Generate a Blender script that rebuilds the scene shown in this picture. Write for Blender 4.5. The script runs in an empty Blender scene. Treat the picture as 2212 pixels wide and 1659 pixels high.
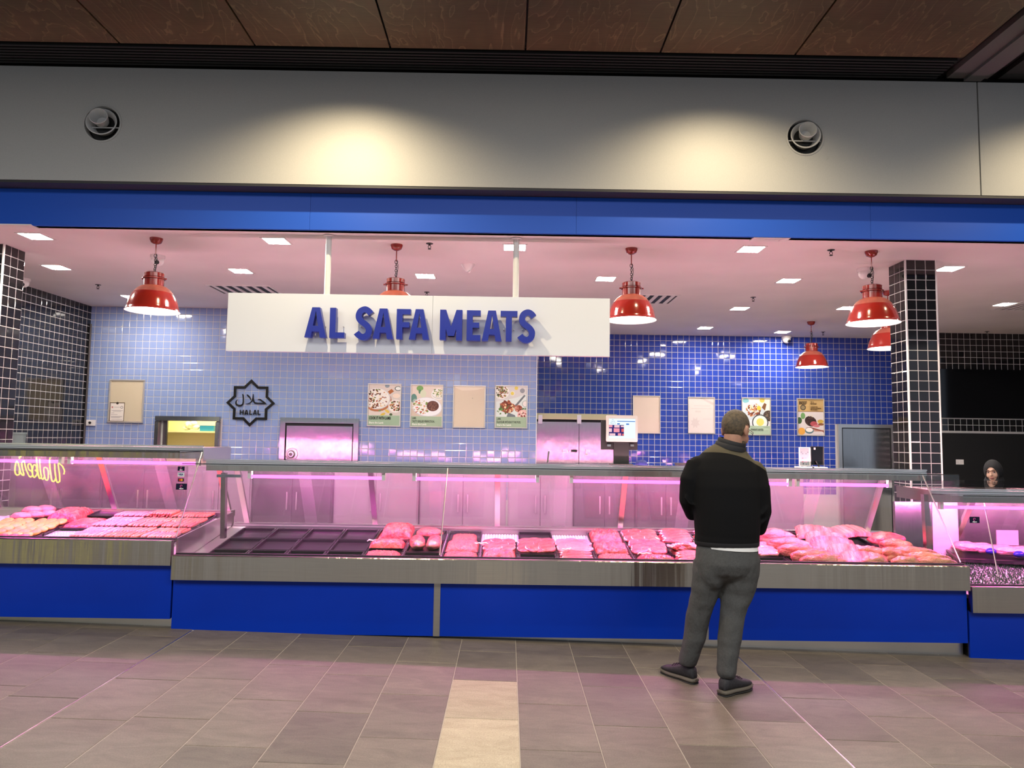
import bpy, bmesh, math, random
from mathutils import Vector, Matrix, Euler
random.seed(7)
sc = bpy.context.scene
COL = sc.collection

# ---------------------------------------------------------------- camera
FPX, CXP, CYP = 1530.0, 1106.0, 829.5
CAM_H = 1.6
SLOPE = 0.0226                      # the paving falls to the right
yaw, pit, rol = math.radians(.27), math.radians(4.34), .0147
fw = Vector((math.sin(yaw)*math.cos(pit), math.cos(yaw)*math.cos(pit), math.sin(pit)))
r0 = Vector((math.cos(yaw), -math.sin(yaw), 0)); u0 = r0.cross(fw)
rt = r0*math.cos(rol)+u0*math.sin(rol); up = -r0*math.sin(rol)+u0*math.cos(rol)
cam_d = bpy.data.cameras.new('camera'); cam = bpy.data.objects.new('camera', cam_d); COL.objects.link(cam)
cam.matrix_world = Matrix(((rt.x, up.x, -fw.x, 0), (rt.y, up.y, -fw.y, 0), (rt.z, up.z, -fw.z, CAM_H), (0, 0, 0, 1)))
cam_d.sensor_width = 36.0; cam_d.lens = FPX/2212*36.0; cam_d.clip_end = 200
sc.camera = cam
def ray(px, py): return fw+rt*((px-CXP)/FPX)-up*((py-CYP)/FPX)
def at(px, py, Y):
    d = ray(px, py); p = d*(Y/d.y); return Vector((p.x, Y, p.z+CAM_H))
def onz(px, py, z):
    d = ray(px, py); p = d*((z-CAM_H)/d.z); return Vector((p.x, p.y, z))
def proj(p):
    v = Vector(p)-Vector((0, 0, CAM_H)); d = v.dot(fw)
    return (CXP+FPX*v.dot(rt)/d, CYP-FPX*v.dot(up)/d)

# ---------------------------------------------------------------- view, world, lights of the hall
sc.view_settings.view_transform = 'Standard'; sc.view_settings.look = 'None'
sc.view_settings.gamma = 1; sc.view_settings.use_curve_mapping = False
sc.view_settings.exposure = 0.0
sc.cycles.use_denoising = True
sc.cycles.max_bounces = 10; sc.cycles.transparent_max_bounces = 24
sc.cycles.sample_clamp_indirect = 6.0
sc.cycles.caustics_reflective = False; sc.cycles.caustics_refractive = False
w = bpy.data.worlds.new('world'); sc.world = w; w.use_nodes = True
w.node_tree.nodes['Background'].inputs[0].default_value = (.62, .72, .9, 1)
w.node_tree.nodes['Background'].inputs[1].default_value = .62

def lin(h):
    if isinstance(h, str):
        c = [int(h[i:i+2], 16)/255 for i in (0, 2, 4)]
        return tuple(x/12.92 if x <= .04045 else ((x+.055)/1.055)**2.4 for x in c)
    return tuple(h)
def light(name, kind, loc, rot, energy, color, **k):
    d = bpy.data.lights.new(name, kind); d.energy = energy; d.color = color
    for a, b in k.items(): setattr(d, a, b)
    o = bpy.data.objects.new(name, d); COL.objects.link(o); o.location = loc; o.rotation_euler = rot
    return o
WARM = (1, .80, .50)
def aim(loc, tgt): return (Vector(tgt)-Vector(loc)).to_track_quat('-Z', 'Y').to_euler()
# ceiling spotlights of the hall (outside the frame, in front of the bulkhead)
for x_, e_ in ((-1.42, 310), (1.78, 235), (5.0, 235)):
    s = (x_, 5.02, 4.74); light('hall_spot', 'SPOT', s, aim(s, (s[0], 5.62, 0)), e_, WARM, spot_size=math.radians(140), spot_blend=.9, shadow_soft_size=.03)
# broad fill lights added out of view overhead to brighten the hall
for x_ in (-4.2, 0, 4.2):
    light('hall_fill_light', 'AREA', (x_, .6, 4.74), (0, 0, 0), 235, (1, .97, .93), shape='RECTANGLE', size=3.6, size_y=3.0)

# ---------------------------------------------------------------- materials
MATS = {}
def nt(name):
    m = bpy.data.materials.new(name); m.use_nodes = True; t = m.node_tree
    b = t.nodes['Principled BSDF']; MATS[name] = m
    return m, t, b
def mat(name, color, rough=.5, metal=0, spec=.5, noise=None, bump=None, emit=None, coat=0, sss=0, coord='Object'):
    """noise=(scale, amount[, stretch]) varies the base colour; bump=(scale, strength[, stretch])"""
    m, t, b = nt(name); c = lin(color)
    b.inputs['Base Color'].default_value = (*c, 1); b.inputs['Roughness'].default_value = rough
    b.inputs['Metallic'].default_value = metal; b.inputs['Specular IOR Level'].default_value = spec
    if coat: b.inputs['Coat Weight'].default_value = coat; b.inputs['Coat Roughness'].default_value = .08
    if sss:
        b.inputs['Subsurface Weight'].default_value = sss; b.inputs['Subsurface Radius'].default_value = (.02, .006, .004)
    L = t.links.new
    def noisenode(scale, stretch, detail=4):
        tc = t.nodes.new('ShaderNodeTexCoord'); mp = t.nodes.new('ShaderNodeMapping')
        n = t.nodes.new('ShaderNodeTexNoise'); n.inputs['Scale'].default_value = scale; n.inputs['Detail'].default_value = detail
        if stretch: mp.inputs['Scale'].default_value = stretch
        L(tc.outputs[coord], mp.inputs[0]); L(mp.outputs[0], n.inputs[0]); return n
    if noise:
        n = noisenode(noise[0], noise[2] if len(noise) > 2 else None)
        r = t.nodes.new('ShaderNodeValToRGB')
        a = noise[1]
        r.color_ramp.elements[0].position = .3; r.color_ramp.elements[1].position = .7
        r.color_ramp.elements[0].color = (*[x*(1-a) for x in c], 1); r.color_ramp.elements[1].color = (*[min(1, x*(1+a)) for x in c], 1)
        if len(noise) > 3: r.color_ramp.elements[1].color = (*lin(noise[3]), 1); r.color_ramp.elements[0].color = (*c, 1)
        L(n.outputs[0], r.inputs[0]); L(r.outputs[0], b.inputs['Base Color'])
    if bump:
        n = noisenode(bump[0], bump[2] if len(bump) > 2 else None)
        bp = t.nodes.new('ShaderNodeBump'); bp.inputs['Strength'].default_value = bump[1]; bp.inputs['Distance'].default_value = bump[3] if len(bump) > 3 else .01
        L(n.outputs[0], bp.inputs['Height']); L(bp.outputs[0], b.inputs['Normal'])
    if emit:
        b.inputs['Emission Color'].default_value = (*lin(emit[0]), 1); b.inputs['Emission Strength'].default_value = emit[1]
    return m
def glassmat(name, tint=(.98, .98, .98), haze=0.0, hazecol=(.8, .8, .8), ior=1.45, gl=1.0):
    m, t, b = nt(name); t.nodes.remove(b); L = t.links.new
    out = [n for n in t.nodes if n.type == 'OUTPUT_MATERIAL'][0]
    tr = t.nodes.new('ShaderNodeBsdfTransparent'); tr.inputs[0].default_value = (*tint, 1)
    g = t.nodes.new('ShaderNodeBsdfGlossy'); g.inputs['Roughness'].default_value = 0.0; g.inputs[0].default_value = (gl, gl, gl, 1)
    lw = t.nodes.new('ShaderNodeLayerWeight'); lw.inputs[0].default_value = .5     # Schlick reflectance, same on both faces
    pw_ = t.nodes.new('ShaderNodeMath'); pw_.operation = 'POWER'; pw_.inputs[1].default_value = 5; L(lw.outputs['Facing'], pw_.inputs[0])
    fr = t.nodes.new('ShaderNodeMath'); fr.operation = 'MULTIPLY_ADD'; fr.inputs[1].default_value = .70; fr.inputs[2].default_value = .022; L(pw_.outputs[0], fr.inputs[0])
    base = tr.outputs[0]
    if haze:
        d = t.nodes.new('ShaderNodeBsdfDiffuse'); d.inputs[0].default_value = (*hazecol, 1)
        tl = t.nodes.new('ShaderNodeBsdfTranslucent'); tl.inputs[0].default_value = (*hazecol, 1)
        dm = t.nodes.new('ShaderNodeMixShader'); dm.inputs[0].default_value = .4; L(d.outputs[0], dm.inputs[1]); L(tl.outputs[0], dm.inputs[2])
        hm = t.nodes.new('ShaderNodeMixShader')
        tc = t.nodes.new('ShaderNodeTexCoord'); mp = t.nodes.new('ShaderNodeMapping'); mp.inputs['Scale'].default_value = (3, 3, .6)
        n = t.nodes.new('ShaderNodeTexNoise'); n.inputs['Scale'].default_value = 1.5; n.inputs['Detail'].default_value = 2
        mr = t.nodes.new('ShaderNodeMapRange'); mr.inputs[1].default_value = .3; mr.inputs[2].default_value = .75
        mr.inputs[3].default_value = haze*.75; mr.inputs[4].default_value = min(1, haze*1.25)
        L(tc.outputs['Object'], mp.inputs[0]); L(mp.outputs[0], n.inputs[0]); L(n.outputs[0], mr.inputs[0]); L(mr.outputs[0], hm.inputs[0])
        L(tr.outputs[0], hm.inputs[1]); L(dm.outputs[0], hm.inputs[2]); base = hm.outputs[0]
    mx = t.nodes.new('ShaderNodeMixShader'); L(fr.outputs[0], mx.inputs[0]); L(base, mx.inputs[1]); L(g.outputs[0], mx.inputs[2])
    L(mx.outputs[0], out.inputs[0]); return m
def emis(name, color, strength):
    m, t, b = nt(name); t.nodes.remove(b)
    e = t.nodes.new('ShaderNodeEmission'); e.inputs[0].default_value = (*lin(color), 1); e.inputs[1].default_value = strength
    t.links.new(e.outputs[0], [n for n in t.nodes if n.type == 'OUTPUT_MATERIAL'][0].inputs[0]); return m
STEEL_STRETCH = (1.2, 6, 30)
M_steel = mat('stainless_steel', (.40, .38, .34), .30, 1, noise=(3, .04, (1, 1, 60)), bump=(1.0, .55, (5.5, 1, .25), .03))
_b = M_steel.node_tree.nodes['Principled BSDF']; _b.inputs['Anisotropic'].default_value = .8; _b.inputs['Anisotropic Rotation'].default_value = .25
_t = M_steel.node_tree.nodes.new('ShaderNodeTangent'); _t.direction_type = 'RADIAL'; _t.axis = 'Z'; M_steel.node_tree.links.new(_t.outputs[0], _b.inputs['Tangent'])
M_steel_v = mat('stainless_door_steel', (.44, .43, .42), .20, 1, noise=(4, .08, (60, 1, 1)), bump=(1.1, .25, None, .03))
M_alu = mat('brushed_aluminium', (.74, .72, .69), .28, 1)
M_dsteel = mat('dark_steel', (.20, .19, .18), .35, 1)
M_blue = mat('blue_paint', (.0005, .032, .40), .32, noise=(2, .06), spec=.2)
M_bandblue = mat('blue_fascia_paint', (.006, .075, .50), .42, spec=.35)
M_grey = mat('grey_bulkhead_paint', (.40, .40, .39), .55, noise=(160, .05))
M_black = mat('black_paint', (.006, .006, .006), .55)
M_blackgl = mat('black_gloss', (.004, .004, .005), .06)
M_white = mat('white_paint', (.78, .77, .74), .5)
M_ceil = mat('shop_ceiling_paint', (.80, .75, .73), .6, noise=(1.2, .05))
M_signwhite = mat('sign_white', (.78, .81, .86), .18, coat=.3)
M_grout = mat('pale_grout', (.52, .51, .50), .8)
M_tl = mat('light_blue_tile', (.235, .315, .55), .07, noise=(.9, .10), coat=.2)
M_td = mat('dark_blue_tile', (.022, .055, .36), .06, noise=(.9, .18), coat=.2)
M_tb = mat('black_tile', (.010, .010, .011), .06, coat=.2)
M_red = mat('red_enamel', (.24, .014, .009), .16, coat=.5, noise=(6, .12))
M_redtop = mat('dusty_red_enamel', (.30, .075, .05), .4, noise=(18, .25))
M_rubber = mat('black_rubber', (.012, .012, .012), .6)
M_glass = glassmat('clear_glass', (.975, .985, .98))
M_perspex = glassmat('scratched_perspex', (.93, .93, .93), haze=.09, hazecol=(.80, .76, .80))
PINK = (1.0, .22, .66)
M_tube = emis('pink_led_tube', (1.0, .05, .58), 9)
M_panel = emis('led_panel', (1.0, .90, .80), 270)
M_bulb = emis('lamp_glow', (1.0, .94, .86), 16)

# ---------------------------------------------------------------- mesh builder
class MB:
    def __init__(s): s.v = []; s.f = []; s.m = []
    def add(s, vs, fs, mi=0):
        o = len(s.v); s.v += [tuple(p) for p in vs]
        s.f += [tuple(i+o for i in f) for f in fs]; s.m += [mi]*len(fs); return s
    def box(s, x0, x1, y0, y1, z0, z1, mi=0):
        vs = [(x0, y0, z0), (x1, y0, z0), (x1, y1, z0), (x0, y1, z0), (x0, y0, z1), (x1, y0, z1), (x1, y1, z1), (x0, y1, z1)]
        return s.add(vs, [(0, 3, 2, 1), (4, 5, 6, 7), (0, 1, 5, 4), (1, 2, 6, 5), (2, 3, 7, 6), (3, 0, 4, 7)], mi)
    def hexa(s, b, t, mi=0):
        """b, t: four corners each, counter-clockwise seen from the t side"""
        return s.add(list(b)+list(t), [(3, 2, 1, 0), (4, 5, 6, 7), (0, 1, 5, 4), (1, 2, 6, 5), (2, 3, 7, 6), (3, 0, 4, 7)], mi)
    def bar(s, p, q, wx, wy, mi=0, ref=(0, 0, 1)):
        p, q = Vector(p), Vector(q); d = (q-p).normalized(); r = Vector(ref)
        if abs(d.dot(r)) > .99: r = Vector((0, 1, 0))
        a = d.cross(r).normalized()*wx/2; b = d.cross(a).normalized()*wy/2
        c = [-a-b, a-b, a+b, -a+b]
        return s.hexa([p+k for k in c], [q+k for k in c], mi)
    def tube(s, path, r, n=10, mi=0, caps=True, closed=False):
        path = [Vector(p) for p in path]; N = len(path); rs = r if isinstance(r, (list, tuple)) else [r]*N
        o = len(s.v); prev = None
        for i, p in enumerate(path):
            d = (path[(i+1) % N]-path[i-1]) if closed else (path[min(i+1, N-1)]-path[max(i-1, 0)])
            d.normalize()
            if prev is None:
                a = d.cross(Vector((0, 0, 1)))
                if a.length < .05: a = d.cross(Vector((0, 1, 0)))
            else: a = prev-d*prev.dot(d)
            a.normalize(); prev = a; b = d.cross(a)
            for k in range(n):
                t = 2*math.pi*k/n; s.v.append(tuple(p+(a*math.cos(t)+b*math.sin(t))*rs[i]))
        for i in range(N if closed else N-1):
            j = (i+1) % N
            for k in range(n):
                l = (k+1) % n; s.f.append((o+i*n+k, o+i*n+l, o+j*n+l, o+j*n+k)); s.m.append(mi)
        if caps and not closed:
            s.f.append(tuple(o+k for k in reversed(range(n)))); s.f.append(tuple(o+(N-1)*n+k for k in range(n))); s.m += [mi, mi]
        return s
    def lathe(s, prof, c=(0, 0, 0), n=32, mi=0, axis='z'):
        """prof: (r, h) pairs from bottom to top outside"""
        o = len(s.v); c = Vector(c)
        for r, h in prof:
            for k in range(n):
                t = 2*math.pi*k/n; x, y = r*math.cos(t), r*math.sin(t)
                p = (x, y, h) if axis == 'z' else ((x, -h, y) if axis == 'y' else (h, x, y))
                s.v.append(tuple(c+Vector(p)))
        for i in range(len(prof)-1):
            for k in range(n):
                l = (k+1) % n; s.f.append((o+i*n+k, o+i*n+l, o+(i+1)*n+l, o+(i+1)*n+k)); s.m.append(mi)
        return s
    def loft(s, rings, mi=0, caps=True):
        o = len(s.v); n = len(rings[0])
        for r in rings: s.v += [tuple(p) for p in r]
        for i in range(len(rings)-1):
            for k in range(n):
                l = (k+1) % n; s.f.append((o+i*n+k, o+i*n+l, o+(i+1)*n+l, o+(i+1)*n+k)); s.m.append(mi)
        if caps:
            s.f.append(tuple(o+k for k in reversed(range(n)))); s.f.append(tuple(o+(len(rings)-1)*n+k for k in range(n))); s.m += [mi, mi]
        return s
    def ellipsoid(s, c, rx, ry, rz, nu=16, nv=10, mi=0):
        c = Vector(c)
        rings = []
        for j in range(nv+1):
            t = math.pi*j/nv; z = -math.cos(t); q = max(.001, math.sin(t))
            rings.append([c+Vector((rx*q*math.cos(2*math.pi*k/nu), ry*q*math.sin(2*math.pi*k/nu), rz*z)) for k in range(nu)])
        return s.loft(rings, mi)
    def prism(s, pts, y0, y1, mi=0):
        """pts: (x, z) outline anticlockwise seen from -y; front face at y0"""
        n = len(pts); o = len(s.v)
        s.v += [(x, y0, z) for x, z in pts]+[(x, y1, z) for x, z in pts]
        s.f += [tuple(o+k for k in range(n)), tuple(o+n+k for k in reversed(range(n)))]
        s.f += [(o+(k+1) % n, o+k, o+n+k, o+n+(k+1) % n) for k in range(n)]; s.m += [mi]*(n+2); return s
    def mesh(s, name, mats, smooth=False):
        me = bpy.data.meshes.new(name); me.from_pydata(s.v, [], s.f)
        for m in (mats if isinstance(mats, (list, tuple)) else [mats]): me.materials.append(m)
        me.polygons.foreach_set('material_index', s.m)
        if smooth: me.polygons.foreach_set('use_smooth', [True]*len(s.f))
        me.update()
        if smooth and smooth != 'all': me.set_sharp_from_angle(angle=math.radians(smooth if smooth is not True else 40))
        return me
    def build(s, name, mats, parent=None, smooth=False, local=False, loc=None):
        return obj(name, s.mesh(name, mats, smooth), parent, local, loc)
def obj(name, me, parent=None, local=False, loc=None):
    o = bpy.data.objects.new(name, me); COL.objects.link(o)
    if loc is not None: o.location = loc
    if parent is not None:
        o.parent = parent
        if not local: o.matrix_parent_inverse = Matrix.Translation(-WLOC[parent.name])
    WLOC[o.name] = (WLOC[parent.name]+Vector(o.location)) if (parent is not None and local) else Vector(o.location)
    return o
WLOC = {}
def thing(name, label, cat, loc=(0, 0, 0), group=None, rot=None):
    o = bpy.data.objects.new(name, None); COL.objects.link(o); o.location = loc; o.empty_display_size = .1
    if rot is not None: o.rotation_euler = rot
    WLOC[o.name] = Vector(loc); return tag(o, label, cat, group)
def tag(o, label=None, cat=None, group=None, kind=None):
    if label: o['label'] = label
    if cat: o['category'] = cat
    if group: o['group'] = group
    if kind: o['kind'] = kind
    return o
def structure(o, label=None): return tag(o, label=label, kind='structure')
def dup(o, parent=None):
    c = o.copy(); COL.objects.link(c); c.parent = parent; WLOC[c.name] = Vector(c.location)
    for ch in list(o.children): dup(ch, c)
    return c
ORD = ['first', 'second', 'third', 'fourth', 'fifth', 'sixth', 'seventh', 'eighth', 'ninth', 'tenth', 'eleventh', 'twelfth',
       'thirteenth', 'fourteenth', 'fifteenth', 'sixteenth', 'seventeenth', 'eighteenth', 'nineteenth', 'twentieth']
def fz(x): return -SLOPE*x
# ================================================================ THE SETTING
YB, ZC = 6.15, 3.412                 # blue fascia plane, shop ceiling height
YG, ZG0, ZG1 = 5.983, 3.758, 4.775   # grey bulkhead
YL, YD, YR = 10.19, 12.14, 11.42     # light-blue wall, dark-blue wall, black wall on the right
XL, XM, XR = -6.06, 0.405, 6.61      # left black wall, end of the light wall, right end of the dark wall

# ---- floor: sloping bed with slate tiles laid on it
fl = MB(); X0, X1 = -13, 13
fl.add([(X0, -9, fz(X0)-.003), (X1, -9, fz(X1)-.003), (X1, 13, fz(X1)-.003), (X0, 13, fz(X0)-.003)], [(0, 1, 2, 3)])
M_joint = mat('pale_floor_joint', (.34, .30, .25), .8)
floor = structure(fl.build('floor', M_joint))
def slate(name, a, b, rough=.5):
    m, t, bs = nt(name); L = t.links.new
    tc = t.nodes.new('ShaderNodeTexCoord'); oi = t.nodes.new('ShaderNodeObjectInfo')
    ad = t.nodes.new('ShaderNodeVectorMath'); ad.operation = 'ADD'; sc_ = t.nodes.new('ShaderNodeVectorMath'); sc_.operation = 'SCALE'
    co = t.nodes.new('ShaderNodeCombineXYZ'); L(oi.outputs['Random'], co.inputs[0]); L(oi.outputs['Random'], co.inputs[1])
    sc_.inputs['Scale'].default_value = 37; L(co.outputs[0], sc_.inputs[0]); L(tc.outputs['Object'], ad.inputs[0]); L(sc_.outputs[0], ad.inputs[1])
    mp = t.nodes.new('ShaderNodeMapping'); mp.inputs['Scale'].default_value = (1.2, 3.4, 1); L(ad.outputs[0], mp.inputs[0])
    n1 = t.nodes.new('ShaderNodeTexNoise'); n1.inputs['Scale'].default_value = 3.0; n1.inputs['Detail'].default_value = 12; n1.inputs['Roughness'].default_value = .72
    n1.inputs['Distortion'].default_value = 1.1; L(mp.outputs[0], n1.inputs[0])
    n2 = t.nodes.new('ShaderNodeTexNoise'); n2.inputs['Scale'].default_value = 130; n2.inputs['Detail'].default_value = 2; L(ad.outputs[0], n2.inputs[0])
    rp = t.nodes.new('ShaderNodeValToRGB'); rp.color_ramp.elements[0].position = .32; rp.color_ramp.elements[1].position = .74
    rp.color_ramp.elements[0].color = (*a, 1); rp.color_ramp.elements[1].color = (*b, 1); L(n1.outputs[0], rp.inputs[0])
    hv = t.nodes.new('ShaderNodeHueSaturation'); L(rp.outputs[0], hv.inputs['Color'])
    mr = t.nodes.new('ShaderNodeMapRange'); mr.inputs[3].default_value = .80; mr.inputs[4].default_value = 1.2
    L(oi.outputs['Random'], mr.inputs[0]); mu = t.nodes.new('ShaderNodeMath'); mu.operation = 'MULTIPLY'
    m2 = t.nodes.new('ShaderNodeMapRange'); m2.inputs[1].default_value = .25; m2.inputs[2].default_value = .75; m2.inputs[3].default_value = .78; m2.inputs[4].default_value = 1.22
    L(n2.outputs[0], m2.inputs[0]); L(mr.outputs[0], mu.inputs[0]); L(m2.outputs[0], mu.inputs[1]); L(mu.outputs[0], hv.inputs['Value'])
    L(hv.outputs[0], bs.inputs['Base Color']); bs.inputs['Roughness'].default_value = rough
    bp = t.nodes.new('ShaderNodeBump'); bp.inputs['Strength'].default_value = .25; bp.inputs['Distance'].default_value = .004
    L(n1.outputs[0], bp.inputs['Height']); L(bp.outputs[0], bs.inputs['Normal']); return m
M_slate = slate('brown_grey_slate', (.086, .070, .053), (.155, .130, .102), .50)
M_gran = slate('pale_speckled_granite', (.24, .20, .135), (.36, .31, .22), .6)
TW, TL, XJ = .4235, .635, .0855
ROT_Y = math.atan(SLOPE)
_tile_cache = {}
def floor_tile(xa, xb, ya, yb, m):
    key = (round(xb-xa, 3), round(yb-ya, 3), m.name)
    if key not in _tile_cache:
        b = MB(); hx, hy, e = (xb-xa)/2, (yb-ya)/2, .003
        b.hexa([(-hx, -hy, -.012), (hx, -hy, -.012), (hx, hy, -.012), (-hx, hy, -.012)], [(-hx, -hy, -.002), (hx, -hy, -.002), (hx, hy, -.002), (-hx, hy, -.002)])
        b.hexa([(-hx, -hy, -.002), (hx, -hy, -.002), (hx, hy, -.002), (-hx, hy, -.002)], [(-hx+e, -hy+e, 0), (hx-e, -hy+e, 0), (hx-e, hy-e, 0), (-hx+e, hy-e, 0)])
        _tile_cache[key] = b.mesh('floor_tile', m)
    cx = (xa+xb)/2
    o = obj('tile', _tile_cache[key], floor, local=True, loc=(cx, (ya+yb)/2, fz(cx)+random.uniform(-.0008, .0004)))
    o.rotation_euler = (0, ROT_Y, 0)
G = .0022
OFF = {0: 4.80, 1: 4.42, 2: 4.13, 3: 4.55, 4: 4.28, 5: 4.05, -1: 4.5, -2: 4.18, -3: 4.33, -4: 4.02, -5: 4.6, -6: 4.25}
for k in range(-13, 14):
    xb = XJ+k*TW; xa = xb-TW
    j = .008 if k in (-6, 4) else G; j2 = .008 if k-1 in (-6, 4) else G
    off = OFF.get(k, 4.0+((k*37) % 60)/100.0)
    for i in range(-4, 4):
        ya = off+i*TL; yb = ya+TL
        if yb > 5.9: yb = 5.9
        if ya > 5.85 or yb < 2.4: continue
        pa, pb = proj(((xa+xb)/2, yb, 0)), proj(((xa+xb)/2, ya, 0))
        if pa[0] < -320 or pa[0] > 2530: continue
        gran = (k == 0 and yb < 4.85)
        floor_tile(xa+j2, xb-j, ya+G, yb-G, M_gran if gran else M_slate)
# joints filled with pale steel strips
for k in (-6, 4):
    b = MB(); x = XJ+k*TW; b.box(x-.0045, x-.001, 2.2, 5.7, fz(x)-.006, fz(x)+.0012); b.box(x+.001, x+.0045, 2.2, 5.7, fz(x)-.006, fz(x)+.0012)
    structure(b.build('trim_%d' % (1 if k < 0 else 2), M_alu), 'thin pale metal strip along the floor joint')
# slate beyond the tiled part in view (behind the camera)
b = MB(); b.add([(X0, -9, fz(X0)-.001), (X1, -9, fz(X1)-.001), (X1, 2.3, fz(X1)-.001), (X0, 2.3, fz(X0)-.001)], [(0, 1, 2, 3)]); b.build('paving_behind', M_slate, floor)
# shop floor behind the counters
b = MB(); b.box(-7, 10, 6.95, 12.5, -.25, -.22); structure(b.build('floor', mat('shop_floor_vinyl', (.52, .50, .48), .5)))

# ---- hall ceiling: black soffit with plywood panels fixed below
b = MB(); b.box(-13, 13, -9, 6.1, 4.85, 4.95); hall_ceiling = structure(b.build('ceiling', M_black))
def wood():
    m, t, bs = nt('brown_plywood'); L = t.links.new
    tc = t.nodes.new('ShaderNodeTexCoord'); oi = t.nodes.new('ShaderNodeObjectInfo')
    ad = t.nodes.new('ShaderNodeVectorMath'); ad.operation = 'ADD'; s2 = t.nodes.new('ShaderNodeVectorMath'); s2.operation = 'SCALE'; s2.inputs['Scale'].default_value = 19
    co = t.nodes.new('ShaderNodeCombineXYZ'); L(oi.outputs['Random'], co.inputs[0]); L(oi.outputs['Random'], co.inputs[1]); L(co.outputs[0], s2.inputs[0])
    L(tc.outputs['Object'], ad.inputs[0]); L(s2.outputs[0], ad.inputs[1])
    mp = t.nodes.new('ShaderNodeMapping'); mp.inputs['Scale'].default_value = (1.0, .34, 1); L(ad.outputs[0], mp.inputs[0])
    n = t.nodes.new('ShaderNodeTexNoise'); n.inputs['Scale'].default_value = 2.3; n.inputs['Detail'].default_value = 4; n.inputs['Distortion'].default_value = .5; L(mp.outputs[0], n.inputs[0])
    mu = t.nodes.new('ShaderNodeMath'); mu.operation = 'MULTIPLY'; mu.inputs[1].default_value = 15; L(n.outputs[0], mu.inputs[0])
    fr = t.nodes.new('ShaderNodeMath'); fr.operation = 'FRACT'; L(mu.outputs[0], fr.inputs[0])
    rp = t.nodes.new('ShaderNodeValToRGB'); e = rp.color_ramp.elements
    e[0].position = 0; e[0].color = (.105, .068, .028, 1); e[1].position = 1; e[1].color = (.15, .104, .045, 1)
    x = e.new(.86); x.color = (.13, .085, .036, 1); x = e.new(.95); x.color = (.24, .17, .08, 1)
    L(fr.outputs[0], rp.inputs[0])
    g = t.nodes.new('ShaderNodeTexNoise'); g.inputs['Scale'].default_value = 40; g.inputs['Detail'].default_value = 3
    m3 = t.nodes.new('ShaderNodeMapping'); m3.inputs['Scale'].default_value = (.15, 4, 1); L(ad.outputs[0], m3.inputs[0]); L(m3.outputs[0], g.inputs[0])
    mx = t.nodes.new('ShaderNodeMixRGB'); mx.blend_type = 'MULTIPLY'; mx.inputs[0].default_value = .55; L(rp.outputs[0], mx.inputs[1]); L(g.outputs[0], mx.inputs[2])
    L(mx.outputs[0], bs.inputs['Base Color']); bs.inputs['Roughness'].default_value = .45; return m
M_wood = wood()
_wp = {}
zw = 4.80
seam0 = onz(1140, 0, zw).x
pw = (onz(1806, 0, zw).x-onz(170, 0, zw).x)/5
for k in range(-6, 6):
    xa = seam0+k*pw+.008; xb = seam0+(k+1)*pw-.008
    if k == 2: xb = 3.72
    if k > 2: continue
    for ya, yb in ((5.62, 3.3), (3.28, .9), (.88, -1.5), (-1.52, -3.9), (-3.92, -6.3), (-6.32, -8.8)):
        if ya < 5 and (abs(k) > 4): continue
        key = (round(xb-xa, 3), round(ya-yb, 3))
        if key not in _wp:
            b = MB(); hx, hy = (xb-xa)/2, (ya-yb)/2; b.box(-hx, hx, -hy, hy, -.009, .009); _wp[key] = b.mesh('ceiling_panel', M_wood)
        obj('ceiling_panel', _wp[key], hall_ceiling, local=True, loc=((xa+xb)/2, (ya+yb)/2, zw))
# black slot diffuser between the panels and the bulkhead
vent = thing('slot_diffuser', 'long black slot diffuser along the top of the grey bulkhead', 'air vent', (0, 5.8, 4.80))
for i in range(7):
    b = MB(); y = 5.66+i*.045; b.box(-8, 3.7, y, y+.022, 4.785, 4.83); b.build('slat', M_black, vent)
# steel beam crossing the ceiling at the right
b = MB(); b.box(3.80, 4.16, -9, 5.97, 4.80, 4.95); b.box(3.95, 4.10, -9, 5.97, 4.776, 4.80)
beam = structure(b.build('trim_3', mat('grey_beam', (.09, .09, .09), .5)), 'dark grey beam running along the ceiling')
b = MB(); b.box(4.25, 13, -9, 5.97, 4.80, 4.84); b.build('black_ceiling_board', M_black, hall_ceiling)

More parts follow.
